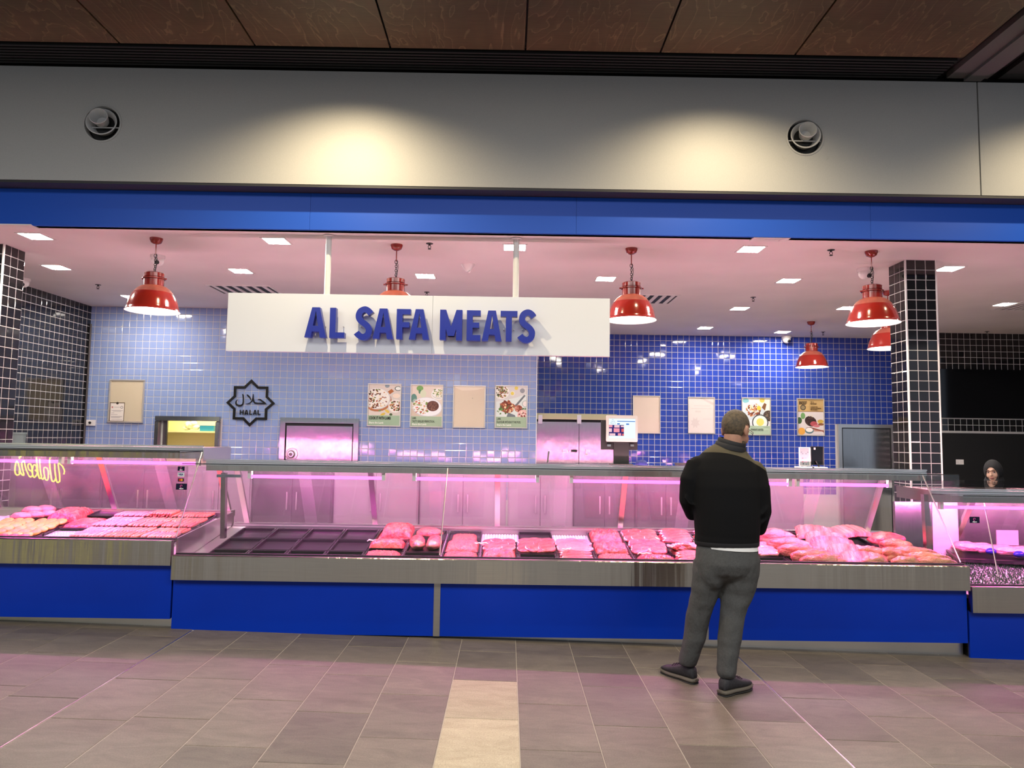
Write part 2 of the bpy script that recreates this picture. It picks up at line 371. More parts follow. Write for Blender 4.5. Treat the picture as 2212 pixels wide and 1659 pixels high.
# ---- grey bulkhead in two panels, with two round jet nozzles
bulk = structure(MB().box(-13, 13, YG+.07, YG+.19, ZG0+.02, 4.95).build('wall_bulkhead', M_black))
NOZ = [(221, 267), (1739, 296)]
nz = [at(x, y, YG) for x, y in NOZ]
XS = at(2115, 300, YG).x
def panel_with_holes(x0, x1, holes, R):
    b = MB(); xs = sorted(h.x for h in holes); edges = [x0]+sum([[x-R*1.3, x+R*1.3] for x in xs], [])+[x1]
    y0, y1 = YG, YG+.06
    def wall(a, c): b.box(a, c, y0, y1, ZG0, ZG1)
    for i in range(0, len(edges), 2): wall(edges[i], edges[i+1])
    for h in holes:
        n = 48; q = R*1.3; o = len(b.v)
        def sq(t):
            c, s_ = math.cos(t), math.sin(t); k = q/max(abs(c), abs(s_)); return c*k, s_*k
        for yy in (y0, y1):
            for k in range(n):
                t = 2*math.pi*(k+.5)/n; b.v.append((h.x+R*math.cos(t), yy, h.z+R*math.sin(t)))
            for k in range(n):
                x, z = sq(2*math.pi*(k+.5)/n); b.v.append((h.x+x, yy, h.z+z))
        for k in range(n):
            l = (k+1) % n
            b.f.append((o+k, o+n+k, o+n+l, o+l)); b.f.append((o+k, o+l, o+2*n+l, o+2*n+k)); b.m += [0, 0]
        # square corner fill
        b.box(h.x-q, h.x+q, y0, y1, ZG0, h.z-q); b.box(h.x-q, h.x+q, y0, y1, h.z+q, ZG1)
        for sx in (-1, 1):
            for sz in (-1, 1): b.add([(h.x+sx*q, y0, h.z+sz*q), (h.x+sx*q*.87, y0, h.z+sz*q), (h.x+sx*q, y0, h.z+sz*q*.87)], [(0, 1, 2) if sx*sz < 0 else (0, 2, 1)])
    return b
RN = 40.5/1530*YG
panel_with_holes(-13, XS-.006, nz, RN).build('bulkhead_panel', M_grey, bulk)
MB().box(XS+.006, 13, YG, YG+.06, ZG0, ZG1).build('bulkhead_panel', M_grey, bulk)
b = MB(); b.box(-13, 13, YG+.004, YB+.04, ZG0-.022, ZG0-.002); b.build('dark_soffit_edge', mat('dark_soffit', (.02, .02, .022), .5), bulk)
for i, h in enumerate(nz):
    t = thing('jet_air_nozzle', ['round grey jet air nozzle in the bulkhead, upper left', 'round grey jet air nozzle in the bulkhead, upper right'][i], 'air nozzle', h, 'jet nozzles in the bulkhead')
    b = MB(); b.lathe([(RN*1.06, .0), (RN*1.06, .004), (RN*.97, .006), (RN*.96, 0), (RN*.93, -.10), (0.001, -.12)], n=48, axis='y'); b.build('rim', [M_grey], t, 40, True)
    b = MB(); b.lathe([(RN*.92, -.05), (RN*.92, -.2), (0.001, -.2)], n=48, axis='y'); b.build('dark_cavity', M_black, t, 40, True)
    # nested cones aimed sideways
    dx = -.25 if i == 0 else .2
    M_noz = MATS.get('nozzle_grey') or mat('nozzle_grey', (.55, .55, .55), .35)
    for nm, r1, r2, y0, y1, ox in (('outer_cone', RN*.80, RN*.55, .0, -.09, .25), ('inner_cone', RN*.48, RN*.34, .045, -.05, .5)):
        b = MB(); b.lathe([(r2, y1), (r1, y0), (r1*.95, y0+.004), (r1*.9, y0), (r2*.86, y1), ] + ([(0.001, y1)] if nm == 'inner_cone' else []), n=40, axis='y')
        o = b.build(nm, M_noz, t, 50, True); o.location = (dx*RN*ox, 0, RN*.12*(1 if nm == 'outer_cone' else 2.2)); o.rotation_euler = (math.radians(-9), 0, math.radians(9 if i == 0 else -9))
    b = MB(); b.bar((-RN*.95, .03, -RN*.15), (RN*.95, .03, -RN*.15), .008, .008); b.build('cross_bar', M_noz, t, False, True)

# ---- blue fascia band and shop ceiling
seams = [-13]+[at(x, 460, YB).x for x in (670, 1245, 1880)]+[13]
fascia = structure(MB().box(-13, 13, YB+.03, YB+.1, ZC+.0, ZG0-.02).build('wall_fascia', M_black))
for a, c in zip(seams[:-1], seams[1:]):
    MB().box(a+.001, c-.001, YB, YB+.03, ZC-.004, ZG0-.02).build('fascia_panel', M_bandblue, fascia)
b = MB(); b.box(-7, 10.5, YB+.03, 12.6, ZC, ZC+.1); shop_ceiling = structure(b.build('ceiling', M_ceil))

# ---- tiled walls
TP = .1     # tile pitch
_tm = {}
def tile_mesh(m, w=TP-.0075, h=TP-.0075):
    key = (m.name, round(w, 4), round(h, 4))
    if key not in _tm:
        b = MB(); a, c, e = w/2, h/2, .004
        vs = [(-a, 0, -c), (a, 0, -c), (a, 0, c), (-a, 0, c), (-a, -.0015, -c), (a, -.0015, -c), (a, -.0015, c), (-a, -.0015, c),
              (-a+e, -.003, -c+e), (a-e, -.003, -c+e), (a-e, -.003, c-e), (-a+e, -.003, c-e)]
        fs = [(0, 1, 5, 4), (1, 2, 6, 5), (2, 3, 7, 6), (3, 0, 4, 7), (4, 5, 9, 8), (5, 6, 10, 9), (6, 7, 11, 10), (7, 4, 8, 11), (8, 9, 10, 11)]
        b.add(vs, fs); _tm[key] = b.mesh('wall_tile', m)
    return _tm[key]
SIGN_PX = (493, 632, 1318, 768)
def tiled(parent, org, uax, nu, nv, m, holes=(), yaw=0.0, limit=300, far=False, hide=()):
    """org: lower-left corner on the wall face, uax: direction along the wall, tiles face -Y turned by yaw; holes: (u0,u1,v0,v1) in metres"""
    org, uax = Vector(org), Vector(uax); cells = []
    for i in range(nu):
        for j in range(nv):
            u, v = (i+.5)*TP, (j+.5)*TP
            if any(h[0] < u < h[1] and h[2] < v < h[3] for h in holes): continue
            c = org+uax*u+Vector((0, 0, v)); px, py = proj(c)
            vis = -5 < px < 2217 and 480 < py < 1000 and not (SIGN_PX[0] < px < SIGN_PX[2] and SIGN_PX[1] < py < SIGN_PX[3]) and not any(h[0] < px < h[2] and h[1] < py < h[3] for h in hide)
            cells.append((0 if vis else 1, (c-cam.location).length, c))
    cells.sort(key=lambda x: (x[0], x[1]))
    me = tile_mesh(m); rest = MB(); Rz = Matrix.Rotation(yaw, 3, 'Z')
    for n, (iv, d, c) in enumerate(cells):
        rx, rz = random.gauss(0, .006), random.gauss(0, .006)
        if random.random() < .07: rx *= 3; rz *= 3
        if n < limit and iv == 0:
            o = obj('tile', me, parent, local=True, loc=c); o.rotation_euler = (rx, 0, yaw+rz)
        else:
            R = Rz @ Euler((rx, 0, rz)).to_matrix(); o_ = len(rest.v)
            rest.v += [tuple(c+R @ v.co) for v in me.vertices]
            rest.f += [tuple(k+o_ for k in p.vertices) for p in me.polygons]; rest.m += [0]*len(me.polygons)
    if rest.f: tag(rest.build('wall_tiling', m, parent), kind='stuff')
ZB0 = ZC-3.5   # tile rows counted from the ceiling downwards
_h0, _h1 = at(344, 905, YL), at(466, 990, YL); HX0, HX1, HZ1 = _h0.x, _h1.x, _h0.z
wl = MB().box(XL, HX0, YL, YL+.1, -.25, ZC).box(HX1, XM, YL, YL+.1, -.25, ZC).box(HX0, HX1, YL, YL+.1, HZ1, ZC).box(HX0, HX1, YL, YL+.1, -.25, .9)
wl = structure(wl.build('wall_back_left', M_grout))
wd = structure(MB().box(XM-.3, XR, YD, YD+.1, -.25, ZC).build('wall_back_right', M_grout))
ws = structure(MB().box(XL-.1, XL, 6.2, YL+.1, -.25, ZC).build('wall_left', M_grout))
wm = structure(MB().box(XM-.1, XM, YL+.1, YD, -.25, ZC).build('wall_return', M_grout))
wr = structure(MB().box(XR, XR+.1, YR, YD+.1, -.25, ZC).build('wall_side_right', M_grout))
wb = structure(MB().box(XR+.0, 10.5, YR, YR+.1, -.25, ZC).build('wall_right_back', M_grout))
we = structure(MB().box(10.3, 10.4, 6.2, YR, -.25, ZC).build('wall_right', M_black))
def rect(px0, py0, px1, py1, Y):
    a, c = at(px0, py0, Y), at(px1, py1, Y); return a.x, c.x, c.z, a.z
zt0 = ZC-27*TP
hx0, hx1, hz0, hz1 = rect(341, 902, 470, 990, YL)
dx0, dx1, dz0, dz1 = rect(611, 905, 771, 990, YL)
tiled(wl, (XM-65*TP, YL, zt0), (1, 0, 0), 65, 27, M_tl, holes=[(h0-(XM-65*TP), h1-(XM-65*TP), -1, hz-zt0) for h0, h1, hz in ((hx0, hx1, hz1), (dx0, dx1, dz1))])
kx0, kx1, kz0, kz1 = rect(1158, 897, 1330, 1000, YD)
sx0, sx1, sz0, sz1 = rect(1809, 918, 1917, 1000, YD)
UO = XR-63*TP
tiled(wd, (UO, YD, zt0), (1, 0, 0), 63, 27, M_td, holes=[(XM-.2-UO, kx1-UO, -1, kz1-zt0), (sx0-UO, sx1-UO, -1, sz1-zt0)])
tiled(ws, (XL, YL, zt0), (0, -1, 0), 39, 27, M_tb, yaw=math.pi/2)
tiled(wr, (XR, YR, zt0), (0, 1, 0), 7, 27, M_tb, yaw=-math.pi/2)
# black wall on the right with two dark glass panels let into it
bx0, bx1, bz0, bz1 = rect(2034, 797, 2300, 906, YR)
_, _, cz0, cz1 = rect(2034, 935, 2300, 1000, YR)
tiled(wb, (XR, YR, zt0), (1, 0, 0), 30, 27, M_tb, holes=[(-1, 9, bz0-zt0, bz1-zt0), (-1, 9, -1, cz1-zt0)])
b = MB(); b.box(XR, 10.3, YR-.02, YR, bz0, bz1); b.build('black_glass_panel', M_blackgl, wb)
b = MB(); b.box(XR, 10.3, YR-.02, YR, -.2, cz1); b.build('black_lower_panel', M_black, wb)
b = MB(); b.box(XM-.004, XM+.006, YL-.012, YL+.1, -.2, ZC); structure(b.build('trim_4', M_white), 'white corner edge of the light blue tiled wall')

# ---- two tiled columns
def column(name, x0, y0, n=3):
    w_ = n*TP; c = structure(MB().box(x0, x0+w_, y0, y0+w_, -.3, ZC).build(name, M_grout), 'black tiled square column')
    tiled(c, (x0, y0, zt0), (1, 0, 0), n, 27, M_tb)
    tiled(c, (x0, y0+w_, zt0), (0, -1, 0), n, 27, M_tb, yaw=-math.pi/2)
    tiled(c, (x0+w_, y0, zt0), (0, 1, 0), n, 27, M_tb, yaw=math.pi/2)
    b = MB()
    for x in (x0, x0+w_): b.box(x-.007, x+.007, y0-.009, y0+.007, -.2, ZC)
    b.build('corner_trim', M_white, c); return c
CR = column('wall_column_right', 3.90, 6.87)
CLX = -4.935
CLc = column('wall_column_left', CLX-.3, 6.81)
# ================================================================ CEILING FIXTURES
def onceil(px, py): return onz(px, py, ZC)
# ---- recessed square LED panels
PANELS = [(77, 510, 'nearest the left column'), (122, 577, 'above the left black tiled wall'), (597, 520, 'left of the white sign pole'), (520, 585, 'above the left end of the white sign'),
          (919, 596, 'above the middle of the white sign'), (1112, 534, 'behind the right sign pole'), (1308, 602, 'left of the third red lamp'), (1622, 538, 'nearest the fascia, right of the third red lamp'),
          (1703, 606, 'left of the fourth red lamp'), (1598, 666, 'in the middle of the ceiling right of the sign'), (1523, 708, 'at the back, above the dark blue wall, left one'),
          (1690, 717, 'at the back, beside the dome camera'), (1830, 665, 'half hidden by the fourth red lamp'), (285, 641, 'half hidden by the first red lamp'),
          (2050, 580, 'just right of the right column'), (2172, 657, 'at the far right end of the shop ceiling')]
pt = None
for px, py, where in PANELS:
    p = onceil(px, py)
    if pt is None:
        pt = thing('ceiling_light', '', 'ceiling light', p); s_ = .1
        b = MB()
        for a in ((-s_-.018, s_+.018, -s_-.018, -s_), (-s_-.018, s_+.018, s_, s_+.018), (-s_-.018, -s_, -s_, s_), (s_, s_+.018, -s_, s_)): b.box(*a, -.006, 0)
        b.build('frame', M_white, pt, False, True)
        b = MB(); b.box(-s_, s_, -s_, s_, -.004, -.001); b.build('diffuser', M_panel, pt, False, True); t = pt
    else: t = dup(pt)
    t.location = p; t['label'] = 'square recessed light panel '+where; t['group'] = 'square ceiling lights'
# ---- red pendant lamps
def pendant():
    t = thing('pendant_lamp', '', 'lamp', (0, 0, 0))
    b = MB(); b.lathe([(.001, -.055), (.02, -.055), (.045, -.042), (.058, -.012), (.058, 0), (.001, 0)]); b.build('ceiling_rose', M_red, t, 40, True)
    b = MB(); b.tube([(0, 0, -.05), (0, 0, -.16)], .005, 8); b.build('rod', M_red, t, True, True)
    b = MB()
    for i in range(8):
        z = -.165-i*.021; a = i % 2 * math.pi/2; r = .013 if i not in (0, 7) else .019
        b.tube([(r*.75*math.cos(k*math.pi/5)*math.cos(a), r*.75*math.cos(k*math.pi/5)*math.sin(a), z+r*math.sin(k*math.pi/5)) for k in range(10)], .0028, 6, closed=True)
    b.build('chain', M_rubber, t, True, True)
    b = MB(); b.tube([(.004, .002, -.15), (.018, .0, -.2), (.014, 0, -.26), (.004, 0, -.33)], .003, 6); b.build('cable', M_rubber, t, True, True)
    b = MB(); b.lathe([(.001, -.327), (.075, -.327), (.087, -.335), (.087, -.37), (.080, -.372), (.080, -.385), (.086, -.388), (.086, -.455), (.001, -.455)][::-1], n=40); b.build('collar', M_red, t, 40, True)
    b = MB(); b.lathe([(.092, -.392), (.1, -.388), (.1, -.380), (.092, -.376)], n=40)
    for sx in (-1, 1): b.tube([(sx*.097, 0, -.384), (sx*.114, 0, -.384)], .007, 8)
    b.build('clamp_ring', M_red, t, 40, True)
    prof = [(.086, -.452), (.112, -.462), (.142, -.485), (.170, -.520), (.193, -.560), (.210, -.605), (.222, -.655)]
    b = MB(); b.lathe(list(reversed(prof[:4])), n=48); b.build('shade_top', M_redtop, t, 60, True)
    b = MB(); b.lathe(list(reversed(prof[3:]+[(.230, -.686), (.236, -.690)])), n=48); b.build('shade', M_red, t, 60, True)
    b = MB(); b.lathe([(.236, -.691), (.228, -.686), (.205, -.60), (.165, -.525), (.10, -.47), (.001, -.463)], n=48); b.build('shade_lining', mat('lamp_lining', (.85, .84, .80), .4), t, 60, True)
    b = MB(); b.lathe([(.001, -.672), (.12, -.672), (.218, -.668), (.12, -.664), (.001, -.664)][::-1], n=40); b.build('diffuser', M_bulb, t, 60, True)
    return t
LP = [(338, 515, 'left of the white sign'), (857, 529, 'half hidden behind the white sign'), (1364, 537, 'at the right end of the white sign'), (1882, 543, 'in front of the right tiled column'),
      (1752, 695, 'far back, before the dark blue wall'), (1917, 629, 'half hidden behind the right tiled column')]
t0 = None
for px, py, where in LP:
    t = pendant() if t0 is None else dup(t0); t0 = t0 or t
    t.location = onceil(px, py); t['label'] = 'red dome pendant lamp '+where; t['group'] = 'red pendant lamps'
# ---- sprinklers
def sprinkler():
    t = thing('sprinkler', '', 'sprinkler')
    b = MB(); b.lathe([(.001, -.006), (.032, -.004), (.034, 0), (.001, 0)], n=20); b.build('cover_plate', mat('dark_bronze', (.05, .045, .04), .4, .6), t, 40, True)
    b = MB(); b.tube([(0, 0, -.004), (0, 0, -.02)], .009, 10)
    for sx in (-1, 1): b.tube([(sx*.008, 0, -.018), (sx*.014, 0, -.032), (sx*.006, 0, -.046), (0, 0, -.05)], .003, 6)
    b.lathe([(.001, -.056), (.016, -.055), (.016, -.051), (.001, -.05)], n=12); b.build('head', MATS['dark_bronze'], t, 40, True); return t
t0 = None
for px, py, where in [(212, 615, 'left of the first red lamp'), (928, 526, 'above the white sign, nearer one'), (922, 631, 'just above the white sign edge'), (1795, 540, 'left of the fourth red lamp, nearest the fascia'),
                      (1627, 642, 'in the middle of the ceiling'), (1778, 717, 'at the back beside the far red lamp'), (2132, 716, 'above the black wall at the right')]:
    t = sprinkler() if t0 is None else dup(t0); t0 = t0 or t
    t.location = onceil(px, py); t['label'] = 'small dark ceiling sprinkler '+where; t['group'] = 'ceiling sprinklers'
# ---- dome cameras and a detector
M_plastic = mat('white_plastic', (.74, .72, .70), .35)
def dome_camera(loc, label, s=1.0, lens_dir=(.3, -.8, -.5)):
    t = thing('dome_camera', label, 'camera', loc)
    b = MB(); b.lathe([(.001, -.03*s), (.058*s, -.03*s), (.062*s, -.02*s), (.062*s, 0), (.001, 0)], n=24); b.build('base', M_plastic, t, 40, True)
    b = MB(); b.ellipsoid((0, 0, -.045*s), .052*s, .052*s, .052*s, 20, 12); b.build('dome', M_plastic, t, 'all', True)
    d = Vector(lens_dir).normalized()*.05*s; b = MB(); b.ellipsoid(Vector((0, 0, -.045*s))+d, .02*s, .02*s, .02*s, 14, 8); b.build('lens', M_blackgl, t, 'all', True)
dome_camera(onceil(341, 552), 'white dome camera hanging behind the first red lamp chain', 1.15)
dome_camera(onceil(1868, 580), 'white dome camera left of the fourth red lamp chain', 1.2)
dome_camera(at(1699, 726, YD-.10), 'white dome camera at the top of the dark blue wall', 1.3)
dome_camera(onceil(52, 602), 'white dome camera beside the left tiled column', 1.1)
t = thing('smoke_detector', 'white cone shaped detector on the ceiling above the sign', 'detector', onceil(1011, 571))
b = MB(); b.lathe([(.001, -.085), (.022, -.083), (.035, -.06), (.07, -.012), (.072, 0), (.001, 0)], n=28); b.build('housing', M_plastic, t, 50, True)
b = MB(); b.tube([(.012, -.02, -.075), (.02, -.03, -.09)], .012, 10); b.build('sensor', M_plastic, t, True, True)
# ---- air grilles
def grille(px, py, label, w_=.55, d_=.55, m=None):
    p = onceil(px, py); t = thing('air_grille', label, 'air vent', p)
    b = MB(); e = .03
    for a in ((-w_/2, w_/2, -d_/2, -d_/2+e), (-w_/2, w_/2, d_/2-e, d_/2), (-w_/2, -w_/2+e, -d_/2+e, d_/2-e), (w_/2-e, w_/2, -d_/2+e, d_/2-e)): b.box(*a, -.008, 0)
    b.build('frame', M_white, t, False, True)
    b = MB(); b.box(-w_/2+e, w_/2-e, -d_/2+e, d_/2-e, -.002, 0); b.build('backing', M_black, t, False, True)
    for i in range(6):
        x = -w_/2+e+(i+.5)*(w_-2*e)/6; b = MB(); b.bar((x, -d_/2+e, -.006), (x, d_/2-e, -.006), .05, .006); o = b.build('slat', M_white, t, False, True)
grille(531, 626, 'square white air grille behind the left end of the sign', .8, .55)
grille(1400, 646, 'square white air grille behind the third red lamp', .7, .6)
grille(2222, 661, 'square white air grille at the far right of the ceiling', .6, .6)
grille(1663, 516, 'small white air grille close behind the fascia, right side', .33, .12)
grille(36, 488, 'small white air grille close behind the fascia, left side', .33, .12)

# ================================================================ HANGING SIGN
YS = 6.30
sa, sb = at(493.5, 632, YS), at(1317, 768, YS)
sz1 = (at(495, 632, YS).z+at(1317, 645, YS).z)/2; sz0_ = (at(492, 760, YS).z+at(1316, 768, YS).z)/2
sign = thing('shop_sign', 'long white hanging sign with blue raised letters AL SAFA MEATS', 'sign', ((sa.x+sb.x)/2, YS+.06, sz0_))
xm_ = at(934, 700, YS).x
b = MB(); b.box(sa.x, xm_-.0015, YS, YS+.06, sz0_, sz1); b.build('face_panel', M_signwhite, sign)
b = MB(); b.box(xm_+.0015, sb.x, YS, YS+.06, sz0_, sz1); b.build('face_panel', M_signwhite, sign)
b = MB(); b.box(sa.x+.01, sb.x-.01, YS+.008, YS+.052, sz0_+.01, sz1-.01); b.build('core', M_white, sign)
for px, py in ((709, 560), (1115, 560)):
    p = at(px, py, YS+.03); b = MB(); b.tube([(p.x, YS+.03, sz1-.002), (p.x, YS+.03, ZC)], .027, 16); b.lathe([(.001, 0), (.05, 0), (.05, .008), (.028, .012)][::-1], (p.x, YS+.03, ZC-.013), 20); b.build('hanging_pole', M_white, sign, 40)
M_letter = mat('letter_blue', (.006, .02, .32), .3)
def stroke(b, pts, w_, y0, y1, closed=False):
    """flat ribbon of width w_ following (x, z) points, extruded from y0 to y1"""
    n = len(pts); P = [Vector(p) for p in pts]; L_, R_ = [], []
    for i in range(n):
        a = P[i-1] if (closed or i > 0) else P[0]; c = P[(i+1) % n] if (closed or i < n-1) else P[-1]
        d1 = (P[i]-a); d2 = (c-P[i])
        if d1.length < 1e-9: d1 = d2
        if d2.length < 1e-9: d2 = d1
        d1.normalize(); d2.normalize(); t = d1+d2
        if t.length < 1e-6: t = d1
        t.normalize(); nn = Vector((-t.y, t.x)); k = 1/max(.4, nn.dot(Vector((-d1.y, d1.x))))
        ww = w_[i] if isinstance(w_, (list, tuple)) else w_
        L_.append(P[i]+nn*ww/2*k); R_.append(P[i]-nn*ww/2*k)
    m = n if closed else n-1
    for i in range(m):
        j = (i+1) % n; q = [L_[i], R_[i], R_[j], L_[j]]
        b.add([(v.x, y0, v.y) for v in q]+[(v.x, y1, v.y) for v in q], [(0, 1, 2, 3), (7, 6, 5, 4), (1, 0, 4, 5), (2, 1, 5, 6), (3, 2, 6, 7), (0, 3, 7, 4)])
    return b
def letter(ch, x0, x1, z0, z1, y0, y1):
    """one block capital fitted into the box, built as a solid"""
    b = MB(); W, H = x1-x0, z1-z0; S = .195*H
    def X(u): return x0+u*W
    def Z(v): return z0+v*H
    cnt = [0]
    def quad(*p): cnt[0] += 1; b.prism([(x, z) for x, z in p], y0+.0004*cnt[0], y1-.0004*cnt[0])
    def bar_(xa, xb, za, zb): quad((xa, za), (xb, za), (xb, zb), (xa, zb))
    if ch == 'A':
        t = S*1.04; xc = (x0+x1)/2; q = t*.62
        quad((x0, z0), (x0+t, z0), (xc+.02*H, z1), (xc-q, z1)); quad((x1-t, z0), (x1, z0), (xc+q, z1), (xc-.02*H, z1))
        quad((X(.22), Z(.20)), (X(.78), Z(.20)), (X(.70), Z(.39)), (X(.30), Z(.39)))
    elif ch == 'L': bar_(x0, x0+S, z0, z1); bar_(x0+S, x1, z0, z0+S*.93)
    elif ch == 'F': bar_(x0, x0+S, z0, z1); bar_(x0+S, x1, z1-S*.93, z1); bar_(x0+S, X(.92), Z(.39), Z(.39)+S*.9)
    elif ch == 'E': bar_(x0, x0+S, z0, z1); bar_(x0+S, x1, z1-S*.93, z1); bar_(x0+S, X(.9), Z(.42), Z(.42)+S*.9); bar_(x0+S, x1, z0, z0+S*.93)
    elif ch == 'T': xc = (x0+x1)/2; bar_(x0, x1, z1-S*.97, z1); bar_(xc-S*.5, xc+S*.5, z0, z1-S*.97)
    elif ch == 'H': bar_(x0, x0+S, z0, z1); bar_(x1-S, x1, z0, z1); bar_(x0+S, x1-S, Z(.41), Z(.59))
    elif ch == 'M':
        bar_(x0, x0+S, z0, z1); bar_(x1-S, x1, z0, z1); xc = (x0+x1)/2; q = S*.52
        quad((xc-q, Z(.13)), (xc+q, Z(.13)), (x0+S*1.0, z1), (x0+.002, z1)); quad((xc-q, Z(.13)), (xc+q, Z(.13)), (x1-.002, z1), (x1-S*1.0, z1))
    elif ch == 'S':
        h = S/2; pts = []
        cx_ = .5
        key = [(.93, .80), (.80, .88), (.62, .935), (.46, .93), (.28, .875), (.19, .775), (.20, .665), (.32, .575), (.52, .50), (.70, .425), (.825, .32), (.81, .20), (.70, .115), (.52, .07), (.34, .085), (.18, .135), (.06, .205)]
        for i in range(len(key)-1):   # Catmull-Rom
            p0, p1, p2, p3 = key[max(i-1, 0)], key[i], key[i+1], key[min(i+2, len(key)-1)]
            for k in range(3):
                t = k/3; f = lambda a, c, d, e: .5*(2*c+(d-a)*t+(2*a-5*c+4*d-e)*t*t+(3*c-3*d+e-a)*t**3)
                pts.append((X(f(p0[0], p1[0], p2[0], p3[0])), Z(f(p0[1], p1[1], p2[1], p3[1]))))
        pts.append((X(key[-1][0]), Z(key[-1][1]))); stroke(b, pts, S*.98, y0, y1)
    return b
YLt = YS-.105
LET = [('A', 657, 706), ('L', 711, 745.5), ('S', 767, 804), ('A', 804.5, 850.5), ('F', 855.5, 887.5), ('A', 883, 928), ('M', 949.5, 999), ('E', 1007.5, 1038.5), ('A', 1040.5, 1084.5), ('T', 1080.5, 1118), ('S', 1121, 1155.5)]
for ch, a, c in LET:
    yt = 664+(a-657)*.0185; pa, pb = at(a, yt+64.5, YLt), at(c, yt, YLt)
    dz = .012 if ch == 'S' else 0
    letter(ch, pa.x, pb.x, pa.z-dz*.6, pb.z+dz*.6, YLt, YLt+.065).build('letter', M_letter, sign)
    xc = (pa.x+pb.x)/2
    for xx in (pa.x+.03, pb.x-.03): MB().tube([(xx, YLt+.06, (pa.z+pb.z)/2-.02), (xx, YS+.002, (pa.z+pb.z)/2-.02)], .004, 6).build('standoff', M_alu, sign)
# text helper for small print
def text(body, size, m, parent, loc, name='lettering', align='LEFT', sx=1.0, bold=0.0, ext=.0004, rot=(math.pi/2, 0, 0)):
    cu = bpy.data.curves.new('t', 'FONT'); cu.body = body; cu.size = size; cu.align_x = align; cu.offset = bold; cu.extrude = ext; cu.resolution_u = 2
    to = bpy.data.objects.new('t', cu); COL.objects.link(to); bpy.context.view_layer.update()
    me = bpy.data.meshes.new_from_object(to.evaluated_get(bpy.context.evaluated_depsgraph_get())); bpy.data.objects.remove(to); bpy.data.curves.remove(cu)
    me.materials.clear(); me.materials.append(m)
    M_ = Matrix.Translation(Vector(loc)) @ Euler(rot).to_matrix().to_4x4() @ Matrix.Diagonal((sx, 1, 1, 1)); me.transform(M_)
    return obj(name, me, parent)
M_ink = mat('black_ink', (.004, .004, .004), .5, spec=.2)
# ---- halal star plate on the light-blue wall (black cut-out letters fixed to the tiles)
YH = YL-.02
hl = thing('halal_sign', 'black eight pointed star outline with Arabic script and HALAL', 'sign', at(541, 921, YH))
def H(cx_, cy_): p = at(485+cx_/15.08, 815+cy_/15.08, YH); return (p.x, p.z)
pts = [(885, 120), (1095, 335), (1395, 340), (1385, 640), (1590, 850), (1360, 1045), (1350, 1350), (1040, 1345), (820, 1555), (620, 1340), (310, 1335), (325, 1030), (115, 825), (340, 620), (352, 325), (665, 328)]
b = MB(); stroke(b, [H(*p) for p in pts], .034, YH-.012, YH, True); b.build('star_outline', M_ink, hl)
u = 100.0/15.08*YH/1530
for nm, pts, ws in [('arabic_letter', [(595, 545), (612, 600), (620, 700), (618, 800), (600, 880), (540, 925), (470, 925), (400, 895), (375, 840), (385, 780), (420, 735)], [.2, .42, .34, .36, .42, .5, .55, .5, .4, .28, .08]),
                ('arabic_letter', [(735, 565), (780, 610), (820, 650), (850, 700), (862, 745)], [.25, .55, .4, .26, .2]),
                ('arabic_letter', [(938, 545), (938, 620), (930, 700), (900, 770), (850, 830), (780, 860), (700, 868)], [.14, .34, .4, .36, .3, .24, .08]),
                ('arabic_letter', [(945, 640), (950, 740), (965, 800), (1000, 840), (1100, 848), (1220, 850), (1325, 850), (1290, 815), (1220, 770), (1170, 730), (1120, 722), (1085, 745)], [.14, .34, .4, .46, .42, .42, .5, .5, .5, .45, .28, .1])]:
    b = MB(); stroke(b, [H(*p) for p in pts], [w_*u for w_ in ws], YH-.012, YH); b.build(nm, M_ink, hl)
for ch, a, c in (('H', 500, 632), ('A', 655, 782), ('L', 815, 905), ('A', 935, 1060), ('L', 1080, 1178)):
    p0, p1 = H(a, 1215+(a-500)*.01), H(c, 1060+(a-500)*.01)
    letter(ch, p0[0], p1[0], p0[1], p1[1], YH-.012, YH).build('letter', M_ink, hl)

